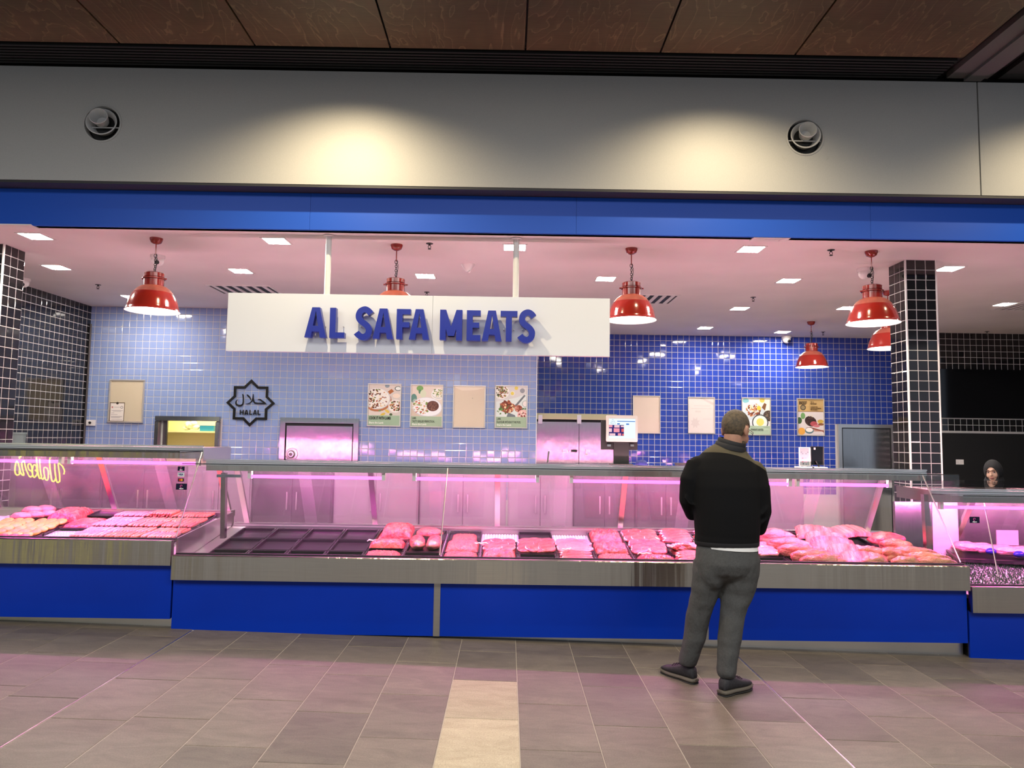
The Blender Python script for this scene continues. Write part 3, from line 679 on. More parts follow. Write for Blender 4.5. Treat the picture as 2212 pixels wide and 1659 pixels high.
# ================================================================ FRAMED POSTERS
M_frame = mat('silver_frame', (.66, .62, .58), .35, .6)
def flat(b, Y, poly, mi):          # poly in poster uv -> filled by caller
    b.add([(x, Y, z) for x, z in poly], [tuple(range(len(poly)))], mi)
PCOL = {}
def pcol(h):
    if h not in PCOL: PCOL[h] = mat('print_'+h, h, .45, spec=.3)
    return PCOL[h]
def poster(px, label, Y, sheet='d8ccbc', draw=None, texts=(), e=.016, name='framed_poster', group='framed posters on the back walls'):
    (ax, ay), (bx_, by) = px[0], px[1]
    a, c = at(ax, ay, Y-.02), at(bx_, by, Y-.02); x0, x1, z1, z0 = a.x, c.x, a.z, c.z
    t = thing(name, label, 'poster', ((x0+x1)/2, Y-.012, z0), group)
    for q in ((x0, x1, z0, z0+e), (x0, x1, z1-e, z1), (x0, x0+e, z0+e, z1-e), (x1-e, x1, z0+e, z1-e)):
        b = MB(); m_ = e*.3; b.hexa([(q[0], Y-.008, q[2]), (q[1], Y-.008, q[2]), (q[1], Y-.008, q[3]), (q[0], Y-.008, q[3])][::-1], [(q[0]+m_*.4, Y-.028, q[2]+m_*.4), (q[1]-m_*.4, Y-.028, q[2]+m_*.4), (q[1]-m_*.4, Y-.028, q[3]-m_*.4), (q[0]+m_*.4, Y-.028, q[3]-m_*.4)][::-1]); b.build('frame_bar', M_frame, t)
    u0, u1, v0, v1 = x0+e, x1-e, z0+e, z1-e
    b = MB(); b.box(u0, u1, Y-.014, Y-.008, v0, v1); b.build('sheet', pcol(sheet), t)
    if draw:
        cols = []; b = MB(); lay = [0]
        def mi(h):
            if h not in cols: cols.append(h)
            return cols.index(h)
        def put(h, pts):
            lay[0] += 1; yy = Y-.0145-lay[0]*.00002
            b.add([(u0+min(max(u, 0), 1)*(u1-u0), yy, v0+min(max(v, 0), 1)*(v1-v0)) for u, v in pts], [tuple(range(len(pts)))], mi(h))
        asp = (u1-u0)/(v1-v0)
        def rectp(h, a0, a1, b0, b1): put(h, [(a0, b0), (a1, b0), (a1, b1), (a0, b1)])
        def ell(h, cx_, cz, r, k=1.0, n=22, rot=0, sq=1.0):
            put(h, [(cx_+r*math.cos(2*math.pi*i/n)*math.cos(rot)-r*k*math.sin(2*math.pi*i/n)*math.sin(rot), cz+(r*math.cos(2*math.pi*i/n)*math.sin(rot)+r*k*math.sin(2*math.pi*i/n)*math.cos(rot))*asp*sq) for i in range(n)])
        rnd = random.Random(label)
        def bits(hs, cx_, cz, r, n, k=.85, s=.035):
            for _ in range(n):
                a_, q = rnd.uniform(0, 2*math.pi), r*math.sqrt(rnd.random()); ell(rnd.choice(hs), cx_+q*math.cos(a_), cz+q*k*math.sin(a_)*asp, rnd.uniform(.5, 1.25)*s, rnd.uniform(.35, .9), 7, rnd.uniform(0, 3))
        draw(rectp, ell, bits, put); b.build('print', [pcol(h) for h in cols], t)
    for body, u, v, hgt, col, sx, bold in texts:
        text(body, hgt*(v1-v0)*1.38, pcol(col), t, (u0+u*(u1-u0), Y-.0215, v0+v*(v1-v0)), sx=sx, bold=bold)
    return t
GRN = '9fb79a'
FOOD = ['7a3f28', '5a2c1e', 'e8d3a8', 'f0e6d0', 'b4562f', '8a4a30', '3d2a1c', '6d7a3c', 'c98a5a']
def d1(R_, E_, B_, P_):
    R_('d9cdc4', 0, 1, 0, 1); E_('8a97a0', .58, .97, .075, .8); P_('b06a3c', [(.60, .83), (.72, .90), (.80, .84), (.66, .76)])
    E_('b5714a', .27, .62, .46, .8); E_('d6d0cc', .26, .66, .44, .8); E_('f0ebe4', .26, .66, .40, .8); B_(FOOD, .25, .65, .36, 120)
    E_('5d6a66', .93, .91, .11, .7); E_('e8ece6', .93, .91, .08, .7); E_('efdccb', .88, .73, .12, .6)
    E_('efe8e2', .86, .48, .23, .9); B_(FOOD, .86, .48, .19, 60); E_('e3c25a', .60, .35, .085, .5, rot=-.6); E_('d7b74e', .46, .27, .09, .45, rot=.5); E_('4d5b37', .72, .27, .05, .8); E_('7d8f58', .36, .36, .045, .6); R_(GRN, 0, 1, 0, .245)
poster(((795, 828), (865, 922)), 'framed poster of a pan of food reading COOK IT WITH LAMB', YL, draw=d1, texts=[('COOK IT WITH LAMB', .03, .145, .075, '141a14', .52, .002), ('Share the Lamb', .03, .045, .045, 'f0f0e8', .9, .001)])
def d2(R_, E_, B_, P_):
    R_('e2d3c6', 0, 1, 0, 1); R_('d8c4b2', 0, 1, .25, .42); E_('79a860', .27, .93, .11, .8); E_('5c8a68', .27, .85, .045, 1.6); E_('d9dcc0', .38, .80, .10, 1.3); E_('5f8a80', .08, .68, .10, 1.5); E_('9fb3a8', .12, .60, .08, 1.2)
    E_('f2efea', .88, .78, .24, .7); E_('cfc9c4', .88, .80, .22, .7); E_('f2efea', .88, .82, .22, .7); B_(['7f9a4c', 'e9e4cc', '6d8440', 'f2ecd8', 'd8c8a0'], .88, .83, .17, 60)
    E_('d4cfd2', .52, .47, .49, .66, rot=-.1); E_('f2f0f2', .52, .48, .47, .64, rot=-.1); B_(['e9e4cc', 'c5c08a', 'd8604c', '7f9a4c', 'f3efe4', 'b8483c'], .32, .48, .27, 90); E_('6b4238', .70, .50, .20, .85); B_(['7f5446', '5a342c', '8a6252'], .70, .50, .17, 40, s=.03); R_('a5b89c', 0, 1, 0, .245)
poster(((887, 830), (956, 924)), 'framed poster of a plated steak reading TASTY GRILLED PERFECTION', YL, draw=d2, texts=[('LAMB.', .04, .175, .05, '3a4438', .55, .001), ('TASTY GRILLED PERFECTION.', .04, .095, .055, '3a4438', .55, .001), ('Share the Lamb', .04, .03, .045, 'f0f0e8', .9, .001)])
def dblank(R_, E_, B_, P_):
    P_('e3d5c2', [(0, 1), (.06, .96), (.25, .90), (.5, .905), (.75, .92), (.95, .96), (1, 1)]); E_('a89a88', .605, .71, .02, .7)
poster(((979, 832), (1048, 925)), 'empty framed cream sheet between two lamb posters on light blue wall', YL, sheet='d8c6b0', draw=dblank)
def d3(R_, E_, B_, P_):
    R_('d6d2cf', 0, 1, 0, 1); E_('f0ece6', .16, .86, .27, .85); B_(['5f6a3c', '7b4a34', '3f4a2c', 'a4653e', '8a8a4c'], .16, .87, .23, 80); E_('e8e4d8', .53, .83, .085); E_('e5cf5c', .53, .83, .055); E_('8d8f95', .86, .90, .08); E_('dcc860', .66, .96, .06)
    P_('dfe4e0', [(0, .18), (0, .62), (.62, .72), (1, .82), (1, .26), (.5, .20)]); P_('6e7276', [(.57, .50), (.92, .80), (.97, .78), (.66, .50)]); E_('b2bcb6', .96, .58, .11); E_('efe4e0', .97, .58, .09)
    E_('8a4632', .36, .49, .24, .8, rot=-.3); B_(['7a3526', 'a85a3c', '6b2e22', 'c06a46', 'e6cda0', '4f6a34'], .36, .49, .24, 70, s=.045); E_('9c523c', .74, .46, .13, .9); B_(['7a3526', 'b3614a', 'd69a86'], .74, .46, .12, 24, s=.04); B_(['4f7a3a', '6d8f4c'], .15, .38, .12, 12); B_(['4f7a3a', '3d5a32'], .92, .45, .08, 10)
    P_('70777c', [(.35, .26), (.40, .36), (.62, .30), (.66, .24), (.35, .24)]); E_('e7b9b4', .9, .29, .2); B_(['b3443c', '7b3a30', 'f0e0d0'], .9, .29, .14, 30); R_('a5b89c', 0, 1, 0, .255)
poster(((1070, 832), (1139, 926)), 'framed poster of chops reading FLAVOUR WITHOUT THE FUSS', YL, draw=d3, texts=[('LAMB.', .03, .18, .05, '3a4438', .55, .001), ('FLAVOUR WITHOUT THE FUSS.', .03, .10, .055, '3a4438', .55, .001), ('Share the Lamb', .03, .035, .045, 'f0f0e8', .9, .001)])
poster(((1367, 854), (1427, 937)), 'empty framed cream sheet behind the checkout screen', YD, sheet='dcc8bc')
def dback(R_, E_, B_, P_):
    P_('c4b8b6', [(.4, 1), (.95, .80), (1, .86), (.55, 1)])
    P_('c9bdbb', [(.25+.2*math.cos(i*math.pi/8)*(1 if i % 2 else .6), .28+.17*math.sin(i*math.pi/8)*(1 if i % 2 else .6)) for i in range(16)])
    for v, a0, a1, h_ in ((.76, .2, .85, .025), (.68, .1, .9, .025), (.58, .25, .48, .05), (.38, .55, .9, .02)): R_('c9bfbd', a0, a1, v, v+h_)
poster(((1486, 857), (1545, 937)), 'framed sheet with a faint show-through print on dark blue wall', YD, sheet='d6c9c6', draw=dback)
def d4(R_, E_, B_, P_):
    R_('dfe2e4', 0, 1, 0, 1); R_('efe6d6', .6, 1, .6, 1); E_('7fb8c0', .12, .93, .12, .7); P_('c9d2da', [(0, .40), (.15, .88), (.55, .92), (.85, .62), (.6, .40)]); B_(['8a4a30', 'a5603c', 'e9d8b8', '6b3524', 'c98a5a'], .40, .68, .27, 70, s=.045); E_('e5c94c', .6, .73, .08); E_('dcc25a', .72, .95, .09)
    P_('7a5236', [(.7, .75), (.8, .88), (.88, .84), (.82, .66)]); E_('4a3a34', .95, .52, .2); B_(['5f3f3c', '3a3434', '7a6a5a'], .95, .52, .17, 40); E_('40464a', .64, .33, .3); E_('e9ebe4', .64, .33, .26); E_('e6d873', .64, .345, .14); R_('a9bfa6', 0, 1, 0, .24)
poster(((1602, 858), (1666, 941)), 'framed food poster on dark blue wall, partly behind the man\'s head', YD, draw=d4, texts=[('TONIGHT SORTED.', .28, .11, .05, '3a4438', .6, .001)])
def d5(R_, E_, B_, P_):
    R_('d9d0cf', 0, 1, 0, 1); R_('c2a06a', 0, 1, .66, 1); R_('cba971', 0, 1, .815, .99); R_('8a6a42', 0, 1, .645, .662); R_('6b5030', .45, .455, .70, .97); E_('4a4038', .21, .765, .11); E_('8a7a5a', .21, .765, .075)
    R_('b98d7a', .28, 1, .10, .14); P_('8a4a3a', [(.3, .20), (.95, .10), (1, .06), (1, .12), (.5, .22)]); E_('6f9a60', .2, .53, .09, 1.4); E_('3d5a34', .06, .40, .1, 1.3); E_('3a2a28', .5, .38, .24, .8, rot=-.5); B_(['4a3430', '2c2020', '5f463c'], .48, .40, .18, 30); E_('b0525a', .62, .31, .14, .7); E_('c8747a', .72, .25, .13, .4); E_('c9a84e', .88, .38, .12, .6); E_('8a5a3a', .9, .30, .12, .4)
    P_('e0cfae', [(.43, .55), (.47, .60), (.46, .50)]); P_('e0cfae', [(.53, .53), (.57, .58), (.56, .48)]); E_('e2a64c', .14, .10, .14); E_('5a7a80', .44, .12, .17, .7); E_('efe9e2', .44, .14, .14, .6)
poster(((1721, 860), (1782, 942)), 'framed poster of a rib roast headed BEEF on dark blue wall', YD, draw=d5, texts=[('BEEF', .05, .85, .095, '241c14', .85, .0015), ('TRY A', .49, .90, .045, '5a4428', .6, .001), ('RIB ROAST', .49, .85, .045, '5a4428', .6, .001), ('COOKED BY YOU,', .49, .77, .03, '5a4428', .6, .001), ('DELICIOUS, THE GREATEST', .49, .73, .03, '5a4428', .6, .001), ('MEAT ON EARTH', .49, .69, .03, '5a4428', .6, .001)])
# notice board with a certificate
def dn(R_, E_, B_, P_):
    R_('5a4a34', .0, .46, 0, .465); R_('dcd3cc', .02, .44, 0.01, .445); E_('3a3428', .23, .445, .04); E_('c07a78', .08, .345, .028); E_('4a4a4c', .37, .345, .04); E_('dcd3cc', .37, .345, .028)
    for v, a0, a1 in ((.345, .13, .32), (.26, .06, .42), (.24, .1, .36), (.2, .06, .15), (.16, .05, .25), (.115, .05, .40), (.10, .05, .38), (.08, .05, .33), (.04, .06, .4)): R_('8d8486', a0, a1, v, v+.008)
poster(((237, 819), (308, 914)), 'silver framed notice board with a small certificate on light blue wall', YL, sheet='c2b49c', draw=dn, e=.022, name='notice_board', group=None)
# ================================================================ DOORS, HATCH AND WALL FITTINGS
def frame_bars(t, x0, x1, z0, z1, w_, y0, y1, m, name='frame_bar', bottom=False):
    L_ = [(x0, x1, z1-w_, z1), (x0, x0+w_, z0, z1-w_), (x1-w_, x1, z0, z1-w_)]
    if bottom: L_.append((x0+w_, x1-w_, z0, z0+w_))
    for a in L_: b = MB(); b.box(a[0], a[1], y0, y1, a[2], a[3]); b.build(name, m, t)
M_doorgap = mat('dark_gap', (.02, .02, .02), .6)
# cool room door in the light-blue wall
a, c = at(608, 902, YL), at(774, 1000, YL)
dr = structure(MB().box(a.x+.04, c.x-.04, YL-.012, YL+.02, -.2, a.z-.04).build('door_1', M_doorgap), 'stainless steel cool room door with round latch')
frame_bars(dr, a.x, c.x, -.2, a.z, .075, YL-.05, YL+.01, M_steel_v)
b = MB(); b.box(a.x+.10, c.x-.085, YL-.06, YL-.012, -.2, a.z-.115); leaf = b.build('door_leaf', M_steel_v, dr)
p = at(630, 981, YL-.06); b = MB(); b.lathe([(.001, .045), (.04, .044), (.05, .03), (.055, .012), (.085, .01), (.09, 0)][::-1], p, 28, axis='y'); b.build('round_latch', M_alu, leaf, 40)
b = MB(); b.lathe([(.001, .062), (.022, .06), (.024, .045)][::-1], p, 16, axis='y'); b.build('latch_button', M_dsteel, leaf, 40)
# double cool room doors below the dark-blue tiles
a, c = at(1158, 893, YD), at(1330, 1000, YD); x0, x1, zt = XM+.02, c.x, at(1240, 894, YD).z
d2_ = structure(MB().box(x0, x1, YD-.02, YD+.02, -.2, zt).build('door_2', M_doorgap), 'pair of stainless steel cool room doors under a lit head rail')
b = MB(); b.box(x0, x1, YD-.10, YD-.02, zt-.10, zt); b.build('head_rail', mat('brassy_steel', (.55, .50, .30), .3, 1), d2_)
xm2 = at(1250, 950, YD).x
for q0, q1 in ((x0+.02, xm2-.004), (xm2+.004, x1)):
    b = MB(); b.box(q0, q1, YD-.06, YD-.02, -.2, at(1240, 912, YD).z); b.build('door_leaf', M_steel_v, d2_)
for px in (1167, 1251):
    q = at(px, 905, YD-.1); b = MB(); b.box(q.x-.035, q.x+.035, YD-.12, YD-.06, q.z-.08, q.z+.07); b.build('hanger', M_alu, d2_)
for px, py, w_, h_ in ((1220, 974, .08, .05), (1270, 974, .08, .05)):
    q = at(px, py, YD-.06); b = MB(); b.box(q.x-w_/2, q.x+w_/2, YD-.09, YD-.06, q.z-h_/2, q.z+h_/2); b.build('lock_case', M_alu, d2_)
q = at(1240, 974, YD-.06); b = MB(); b.box(q.x-.05, q.x+.05, YD-.065, YD-.06, q.z-.02, q.z+.02); b.build('slot', M_black, d2_)
q = at(1184, 985, YD-.06); b = MB(); b.tube([(q.x-.01, YD-.08, q.z-.12), (q.x+.012, YD-.08, q.z+.08)], .012, 8); b.build('bar_handle', M_alu, d2_)
q = at(1267, 981, YD-.06); b = MB(); b.lathe([(.001, .05), (.02, .048), (.02, .03)][::-1], q, 14, axis='y'); b.build('knob', M_alu, d2_, 40)
# single steel door at the right end
a, c = at(1808, 916, YD), at(1921, 1010, YD)
d3_ = structure(MB().box(a.x+.03, XR-.02, YD-.02, YD+.02, -.2, a.z-.02).build('door_3', M_doorgap), 'plain stainless steel door beside the right column')
frame_bars(d3_, a.x, XR-.01, -.2, a.z, .06, YD-.05, YD+.01, M_alu)
b = MB(); b.box(a.x+.075, XR-.085, YD-.045, YD-.02, -.2, a.z-.075); b.build('door_leaf', M_steel_v, d3_)
# serving hatch into a yellow lit back room
a, c = at(337, 897, YL), at(474, 1000, YL)
w1 = structure(MB().box(HX0-.02, HX1+.02, YL+.04, YL+.10, .9, .93).build('window_1', M_alu), 'serving hatch with steel frame into a yellow lit store')
for q in ((a.x, c.x, a.z-.075, a.z), (a.x, a.x+.075, .9, a.z-.075), (c.x-.075, c.x, .9, a.z-.075)):
    b = MB(); b.hexa([(q[0], YL+.02, q[2]), (q[1], YL+.02, q[2]), (q[1], YL+.02, q[3]), (q[0], YL+.02, q[3])][::-1], [(q[0]+.012, YL-.05, q[2]), (q[1]-.012, YL-.05, q[2]), (q[1]-.012, YL-.05, q[3]-.012), (q[0]+.012, YL-.05, q[3]-.012)][::-1]); b.build('frame_bar', M_steel_v, w1)
b = MB(); q0 = at(351, 930, YL+.06); b.box(HX0, q0.x+.02, YL+.03, YL+.05, .93, HZ1); b.build('sliding_pane', mat('pale_green_pane', (.45, .50, .42), .2), w1)
b = MB(); b.box(q0.x+.02, q0.x+.08, YL+.03, YL+.06, .93, HZ1); b.build('sliding_rail', M_dsteel, w1)
M_yel = mat('pale_yellow_wall', (.80, .74, .44), .7)
b = MB(); RX0, RX1 = HX0-.5, HX1+.35; RY0, RY1 = YL+.1, YL+1.0
b.box(RX0, RX1, RY1, RY1+.05, .5, 2.1); b.box(RX0-.05, RX0, RY0, RY1, .5, 2.1); b.box(RX1, RX1+.05, RY0, RY1, .5, 2.1); b.box(RX0, RX1, RY0, RY1, 2.1, 2.15); b.box(RX0, RX1, RY0, RY1, .45, .5)
structure(b.build('wall_store_room', M_yel), 'pale yellow lit store room behind the serving hatch')
light('store_lamp', 'AREA', ((HX0+HX1)/2, YL+.45, 2.07), (0, 0, 0), 20, (1, .90, .60), shape='RECTANGLE', size=.8, size_y=.3)
sz = at(420, 931, YL+.6).z
shelf = tag(MB().box(RX0, RX1, YL+.5, RY1, sz-.025, sz).build('store_shelf', M_yel), 'pale yellow shelf inside the serving hatch', 'shelf')
q = at(446.5, 925, YL+.55); t = thing('storage_box', 'flat teal box on the shelf inside the serving hatch', 'box', (q.x, YL+.6, sz))
b = MB(); b.box(q.x-.105, q.x+.105, YL+.55, YL+.75, sz, sz+.085); b.build('box_body', mat('teal_card', (.01, .16, .28), .5), t)
b = MB(); b.box(q.x-.108, q.x+.108, YL+.548, YL+.752, sz+.085, sz+.10); b.build('box_lid', mat('cream_card', (.7, .62, .4), .6), t)
q = at(412, 922, YL+.6); b = MB()
for i in range(9): b.ellipsoid((q.x+random.uniform(-.09, .09), YL+.65+random.uniform(-.04, .04), sz+.05+random.uniform(-.01, .06)), .06, .05, random.uniform(.03, .05), 8, 5)
tag(b.build('plastic_bag', mat('clear_grey_plastic', (.50, .50, .38), .25), smooth='all'), 'crumpled clear plastic bag on the shelf inside the hatch', 'bag')
# power outlet, conduit and tub in the left corner
q = at(185, 913, YL); q = Vector((XL+.10, YL-.02, q.z)); t = thing('power_outlet', 'white double power outlet in the corner by the black tiles', 'outlet', q)
b = MB(); b.box(q.x-.06, q.x+.06, YL-.035, YL-.008, q.z-.042, q.z+.042); b.build('plate', M_plastic, t)
b = MB(); b.lathe([(.001, .01), (.018, .01), (.018, 0)][::-1], (q.x-.005, YL-.036, q.z), 12, axis='y'); b.build('plug', M_black, t)
q1_, q2_ = at(192, 700, YL-.02), at(183, 960, YL-.02)
tag(MB().tube([(XL+.02, YL-.03, q1_.z), (XL+.02, YL-.03, q2_.z-.2)], .014, 10).build('conduit', mat('dark_conduit', (.06, .05, .05), .5), smooth=40), 'thin dark conduit running down the left corner', 'pipe')
q = at(32, 950, 7.6); t = thing('plastic_tub', 'grey plastic tub on a stand beside the left column', 'tub', (q.x, 7.6, .95))
b = MB(); b.lathe([(.001, 0), (.085, 0), (.1, .38), (.106, .38), (.106, .40), (.09, .40), (.08, .02)], (q.x, 7.6, q.z-.32), 20); b.build('tub_body', mat('grey_tub', (.16, .20, .21), .5), t, 40)
b = MB(); b.box(q.x-.13, q.x+.13, 7.47, 7.73, -.22, q.z-.32); b.build('stand', M_dsteel, t)
q = at(2073, 998, YR-.02); t = thing('light_switch', 'small white switch plate on the black wall at right', 'switch', q)
b = MB(); b.box(q.x-.06, q.x+.06, YR-.03, YR-.02, q.z-.04, q.z+.04); b.build('plate', M_plastic, t); b = MB(); b.box(q.x-.01, q.x+.02, YR-.036, YR-.03, q.z-.015, q.z+.015); b.build('rocker', M_plastic, t)

# ================================================================ DISPLAY COUNTERS
YT, YP, YK = 5.68, 5.73, 5.80          # trim face, blue panel, kick plate
YF, YR0 = 5.76, 6.90                   # front glass, rear edge of the deck
RIM0, RIMS = .563, .143                # tray rim height at Y=5.83 in the long counter, rise to the back
def rim(Y, off): return RIM0+off+RIMS*(Y-5.83)
M_deck = mat('white_deck', (.70, .68, .68), .4)
M_lattice = mat('white_lattice', (.80, .78, .80), .4)
M_seal = mat('black_seal', (.006, .006, .006), .5)
TUBE_W, TUBE_UP = 24, 18
GLASS_TILT = .0     # the front glass leans out at the top
M_shelf = glassmat('shelf_glass', (.92, .94, .93))
def counter(name, label, X0, X1, z0, z1, zb, off, zg, zc0, zc1, ztube, panels, strips, tubes, posts, glassx, back=6.76, rods=(), tube_y=6.27):
    t = thing(name, label, 'display counter', ((X0+X1)/2, YP, fz((X0+X1)/2)), 'refrigerated display counters')
    # base
    b = MB(); b.box(X0, X1, YK, YK+.02, -.30, zb); b.build('kick_plate', M_alu, t)
    b = MB(); b.box(X0+.01, X1-.01, YP+.02, 6.9, zb, z0+.02); b.build('carcass', M_dsteel, t)
    for a, c in panels: b = MB(); b.box(a, c, YP, YP+.02, zb, z0+.004); b.build('front_panel', M_blue, t)
    for a, c in strips: b = MB(); b.box(a, c, YP-.006, YP+.02, zb, z0+.004); b.build('cover_strip', M_steel, t)
    # stainless trim with a folded ledge and a bright nosing
    b = MB(); e = .006
    b.hexa([(X0, YT, z0), (X1, YT, z0), (X1, YT+.05, z0), (X0, YT+.05, z0)], [(X0, YT, z1-e), (X1, YT, z1-e), (X1, YT+.05, z1-e), (X0, YT+.05, z1-e)])
    b.hexa([(X0, YT, z1-e), (X1, YT, z1-e), (X1, YF+.03, z1-e), (X0, YF+.03, z1-e)], [(X0, YT+e, z1), (X1, YT+e, z1), (X1, YF+.03, z1), (X0, YF+.03, z1)])
    b.build('bumper_trim', M_steel, t)
    b = MB(); b.box(X0, X1, YF-.012, YF+.014, z1, z1+.008); b.build('glass_seal', M_seal, t)
    # deck with a lattice mat
    ya, yb = YF+.03, YR0; za, zb_ = rim(ya, off)-.045, rim(yb, off)-.045
    b = MB(); b.hexa([(X0+.01, ya, za-.03), (X1-.01, ya, za-.03), (X1-.01, yb, zb_-.03), (X0+.01, yb, zb_-.03)], [(X0+.01, ya, za), (X1-.01, ya, za), (X1-.01, yb, zb_), (X0+.01, yb, zb_)]); b.build('deck', M_deck, t)
    # rear ledge
    zr = rim(YR0, off)
    b = MB(); b.box(X0+.01, X1-.01, YR0-.02, YR0+.0, zb_-.03, zr+.012); b.box(X0+.01, X1-.01, YR0, YR0+.10, zr-.03, zr+.03); b.build('rear_ledge', M_alu, t)
    b = MB(); b.box(X0+.01, X1-.01, YR0+.04, YR0+.08, -.22, zr-.03); b.build('rear_panel', M_alu, t)
    # canopy with ribbed front rail
    b = MB(); b.box(X0+.01, X1-.01, 6.22, 6.235, zc0, zc1-.012); b.box(X0+.01, X1-.01, 6.70, 6.76, zc0, zc1-.012); b.box(X0+.01, X0+.03, 6.235, 6.70, zc0, zc1-.012); b.box(X1-.03, X1-.01, 6.235, 6.70, zc0, zc1-.012); b.build('canopy', M_steel, t)
    b = MB(); b.box(X0+.01, X1-.01, 6.215, back+.01, zc1-.010, zc1); b.build('canopy_top', M_shelf, t)
    b = MB(); h = (zc1-zc0)
    for k, (f0, f1, d) in enumerate(((.93, 1.04, .022), (.80, .90, .012), (.66, .76, .022))): b.box(X0+.01, X1-.01, 6.22-d, 6.222, zc0+h*f0, zc0+h*f1)
    b.build('front_rail', M_alu, t)
    b = MB(); b.box(X0+.01, X1-.01, 6.212, 6.221, zc0+h*.56, zc0+h*.65); b.build('rail_seal', M_seal, t)
    # glass
    zt = z1+.004
    for a, c in zip(glassx[:-1], glassx[1:]):
        b = MB(); g = .0015; y0 = YF; y1 = YF-GLASS_TILT*(zg-zt)
        b.hexa([(a+g, y0, zt), (c-g, y0, zt), (c-g, y0+.008, zt), (a+g, y0+.008, zt)], [(a+g, y1, zg), (c-g, y1, zg), (c-g, y1+.008, zg), (a+g, y1+.008, zg)]); b.build('front_glass', M_glass, t)
    y1 = YF-GLASS_TILT*(zg-zt)
    b = MB(); b.box(X0+.012, X1-.012, y1+.012, 6.21, zg-.010, zg-.002); b.build('top_glass', M_glass, t)
    b = MB(); b.box(X0+.01, X1-.01, y1-.004, y1+.012, zg-.002, zg+.004); b.build('glass_edge_seal', M_seal, t)
    for x in (X0+.006, X1-.014):
        b = MB(); b.box(x, x+.008, YF+.01, 6.26, rim(6.2, off)-.06, zg-.011); b.build('end_glass', M_glass, t)
    # rear posts and sliding perspex doors leaning towards the customer
    yt_, zt_ = 6.63, zc0+.002; zl = zr+.03; yl = YR0+.05
    for x in posts: b = MB(); b.bar((x, yl, zl), (x, yt_, zt_), .03, .05, ref=(1, 0, 0)); b.build('rear_post', M_alu, t)
    for a, c in zip(posts[:-1], posts[1:]):
        m_ = (a+c)/2
        for k, (q0, q1) in enumerate(((a+.02, m_+.06), (m_-.06, c-.02))):
            d = .016*k; b = MB(); f = .006
            b.hexa([(q0, yl-.012+d, zl), (q1, yl-.012+d, zl), (q1, yl-.012+d+f, zl), (q0, yl-.012+d+f, zl)], [(q0, yt_-.012+d, zt_), (q1, yt_-.012+d, zt_), (q1, yt_-.012+d+f, zt_), (q0, yt_-.012+d+f, zt_)]); b.build('sliding_door', M_perspex, t)
    # pink light tubes with end caps
    for a, c in tubes:
        b = MB(); b.tube([(a+.03, tube_y, ztube), (c-.03, tube_y, ztube)], .0135, 12); tb = b.build('light_tube', M_tube, t, 40)
        light('tube_light', 'AREA', ((a+c)/2, tube_y, ztube-.016), (.38, 0, 0), TUBE_W*(c-a), (1, .09, .70), shape='RECTANGLE', size=c-a-.06, size_y=.022)
        light('tube_light', 'AREA', ((a+c)/2, tube_y, ztube+.016), (math.pi-.8, 0, 0), TUBE_UP*(c-a), (1, .52, .60), shape='RECTANGLE', size=c-a-.06, size_y=.022)
        b = MB()
        for x in (a, c-.03): b.box(x, x+.03, tube_y-.02, tube_y+.02, ztube-.018, zc0+.002)
        b.box(a, c, 6.236, 6.246, zc0+.002, zc0+.03); b.build('tube_holder', M_white, tb)
    for p0, p1 in rods: b = MB(); b.tube([p0, p1], .0055, 8); b.build('stay_rod', M_alu, t, 40)
    return t
XA, XB = -2.637, 3.672
zL, zM, zR = at(200, 973, YF).z, at(550, 1004, YF).z, at(2150, 1072, YF).z
def bays(a, c, n): return [a+(c-a)*i/n for i in range(n+1)]
lp0 = -4.95
CL = counter('display_counter', 'left blue fronted glass meat counter, highest of the three, full of sausages', lp0, XA-.004, .557, .751, .134, .114, zL, at(200, 988, 6.2).z, at(200, 960.5, 6.2).z, at(200, 998, 6.27).z,
             [(lp0, XA-.01)], [], [(-4.75, -3.9), (-3.85, -2.70)], [-4.9, -3.79, XA-.06], [lp0+.01, XA-.006], rods=[((XA-.02, YF+.03, .765), (XA-.02, 6.2, zL-.012))])
sx = [at(p, 1300, YP).x for p in (937, 951, 1524, 1530)]
CM = counter('display_counter', 'long middle blue fronted glass meat counter behind the man', XA+.004, XB, .447, .637, .030, 0, zM, at(550, 1018, 6.2).z, at(550, 994.5, 6.2).z, at(550, 1029, 6.27).z,
             [(XA+.004, sx[0]), (sx[1], sx[2]), (sx[3], XB-.002)], [(sx[0], sx[1]), (sx[2], sx[3])], [(-2.27, -1.07), (-.83, .28), (.55, 1.62), (1.66, 2.5), (2.54, 3.38)],
             [XA+.13, -1.27, -.09, 1.10, 2.28, 3.50], [XA+.008, at(950, 1100, YF).x, XB-.006],
             rods=[((at(949, 1200, YF).x, YF+.03, .65), (at(967, 1012, 6.2).x, 6.2, zM-.012)), ((at(2080, 1222, YF).x, YF+.03, .65), (at(1992, 1036, 6.2).x, 6.2, zM-.012))])
CRt = counter('display_counter', 'right end meat counter, lowest of the three, lined with dark green grass matting', XB+.014, 6.2, .277, .477, -.35, -.115, zR, at(2150, 1087, 6.2).z, at(2150, 1058, 6.2).z, at(2150, 1097, 6.27).z,
             [(XB+.014, 6.2)], [], [(3.80, 4.62), (4.95, 6.1)], [4.34, 5.25, 6.15], [XB+.016, 6.19], back=7.0, rods=[((at(2200, 1180, YF).x, YF+.25, .50), (at(2125, 1092, 6.3).x, 6.3, zR-.08))])
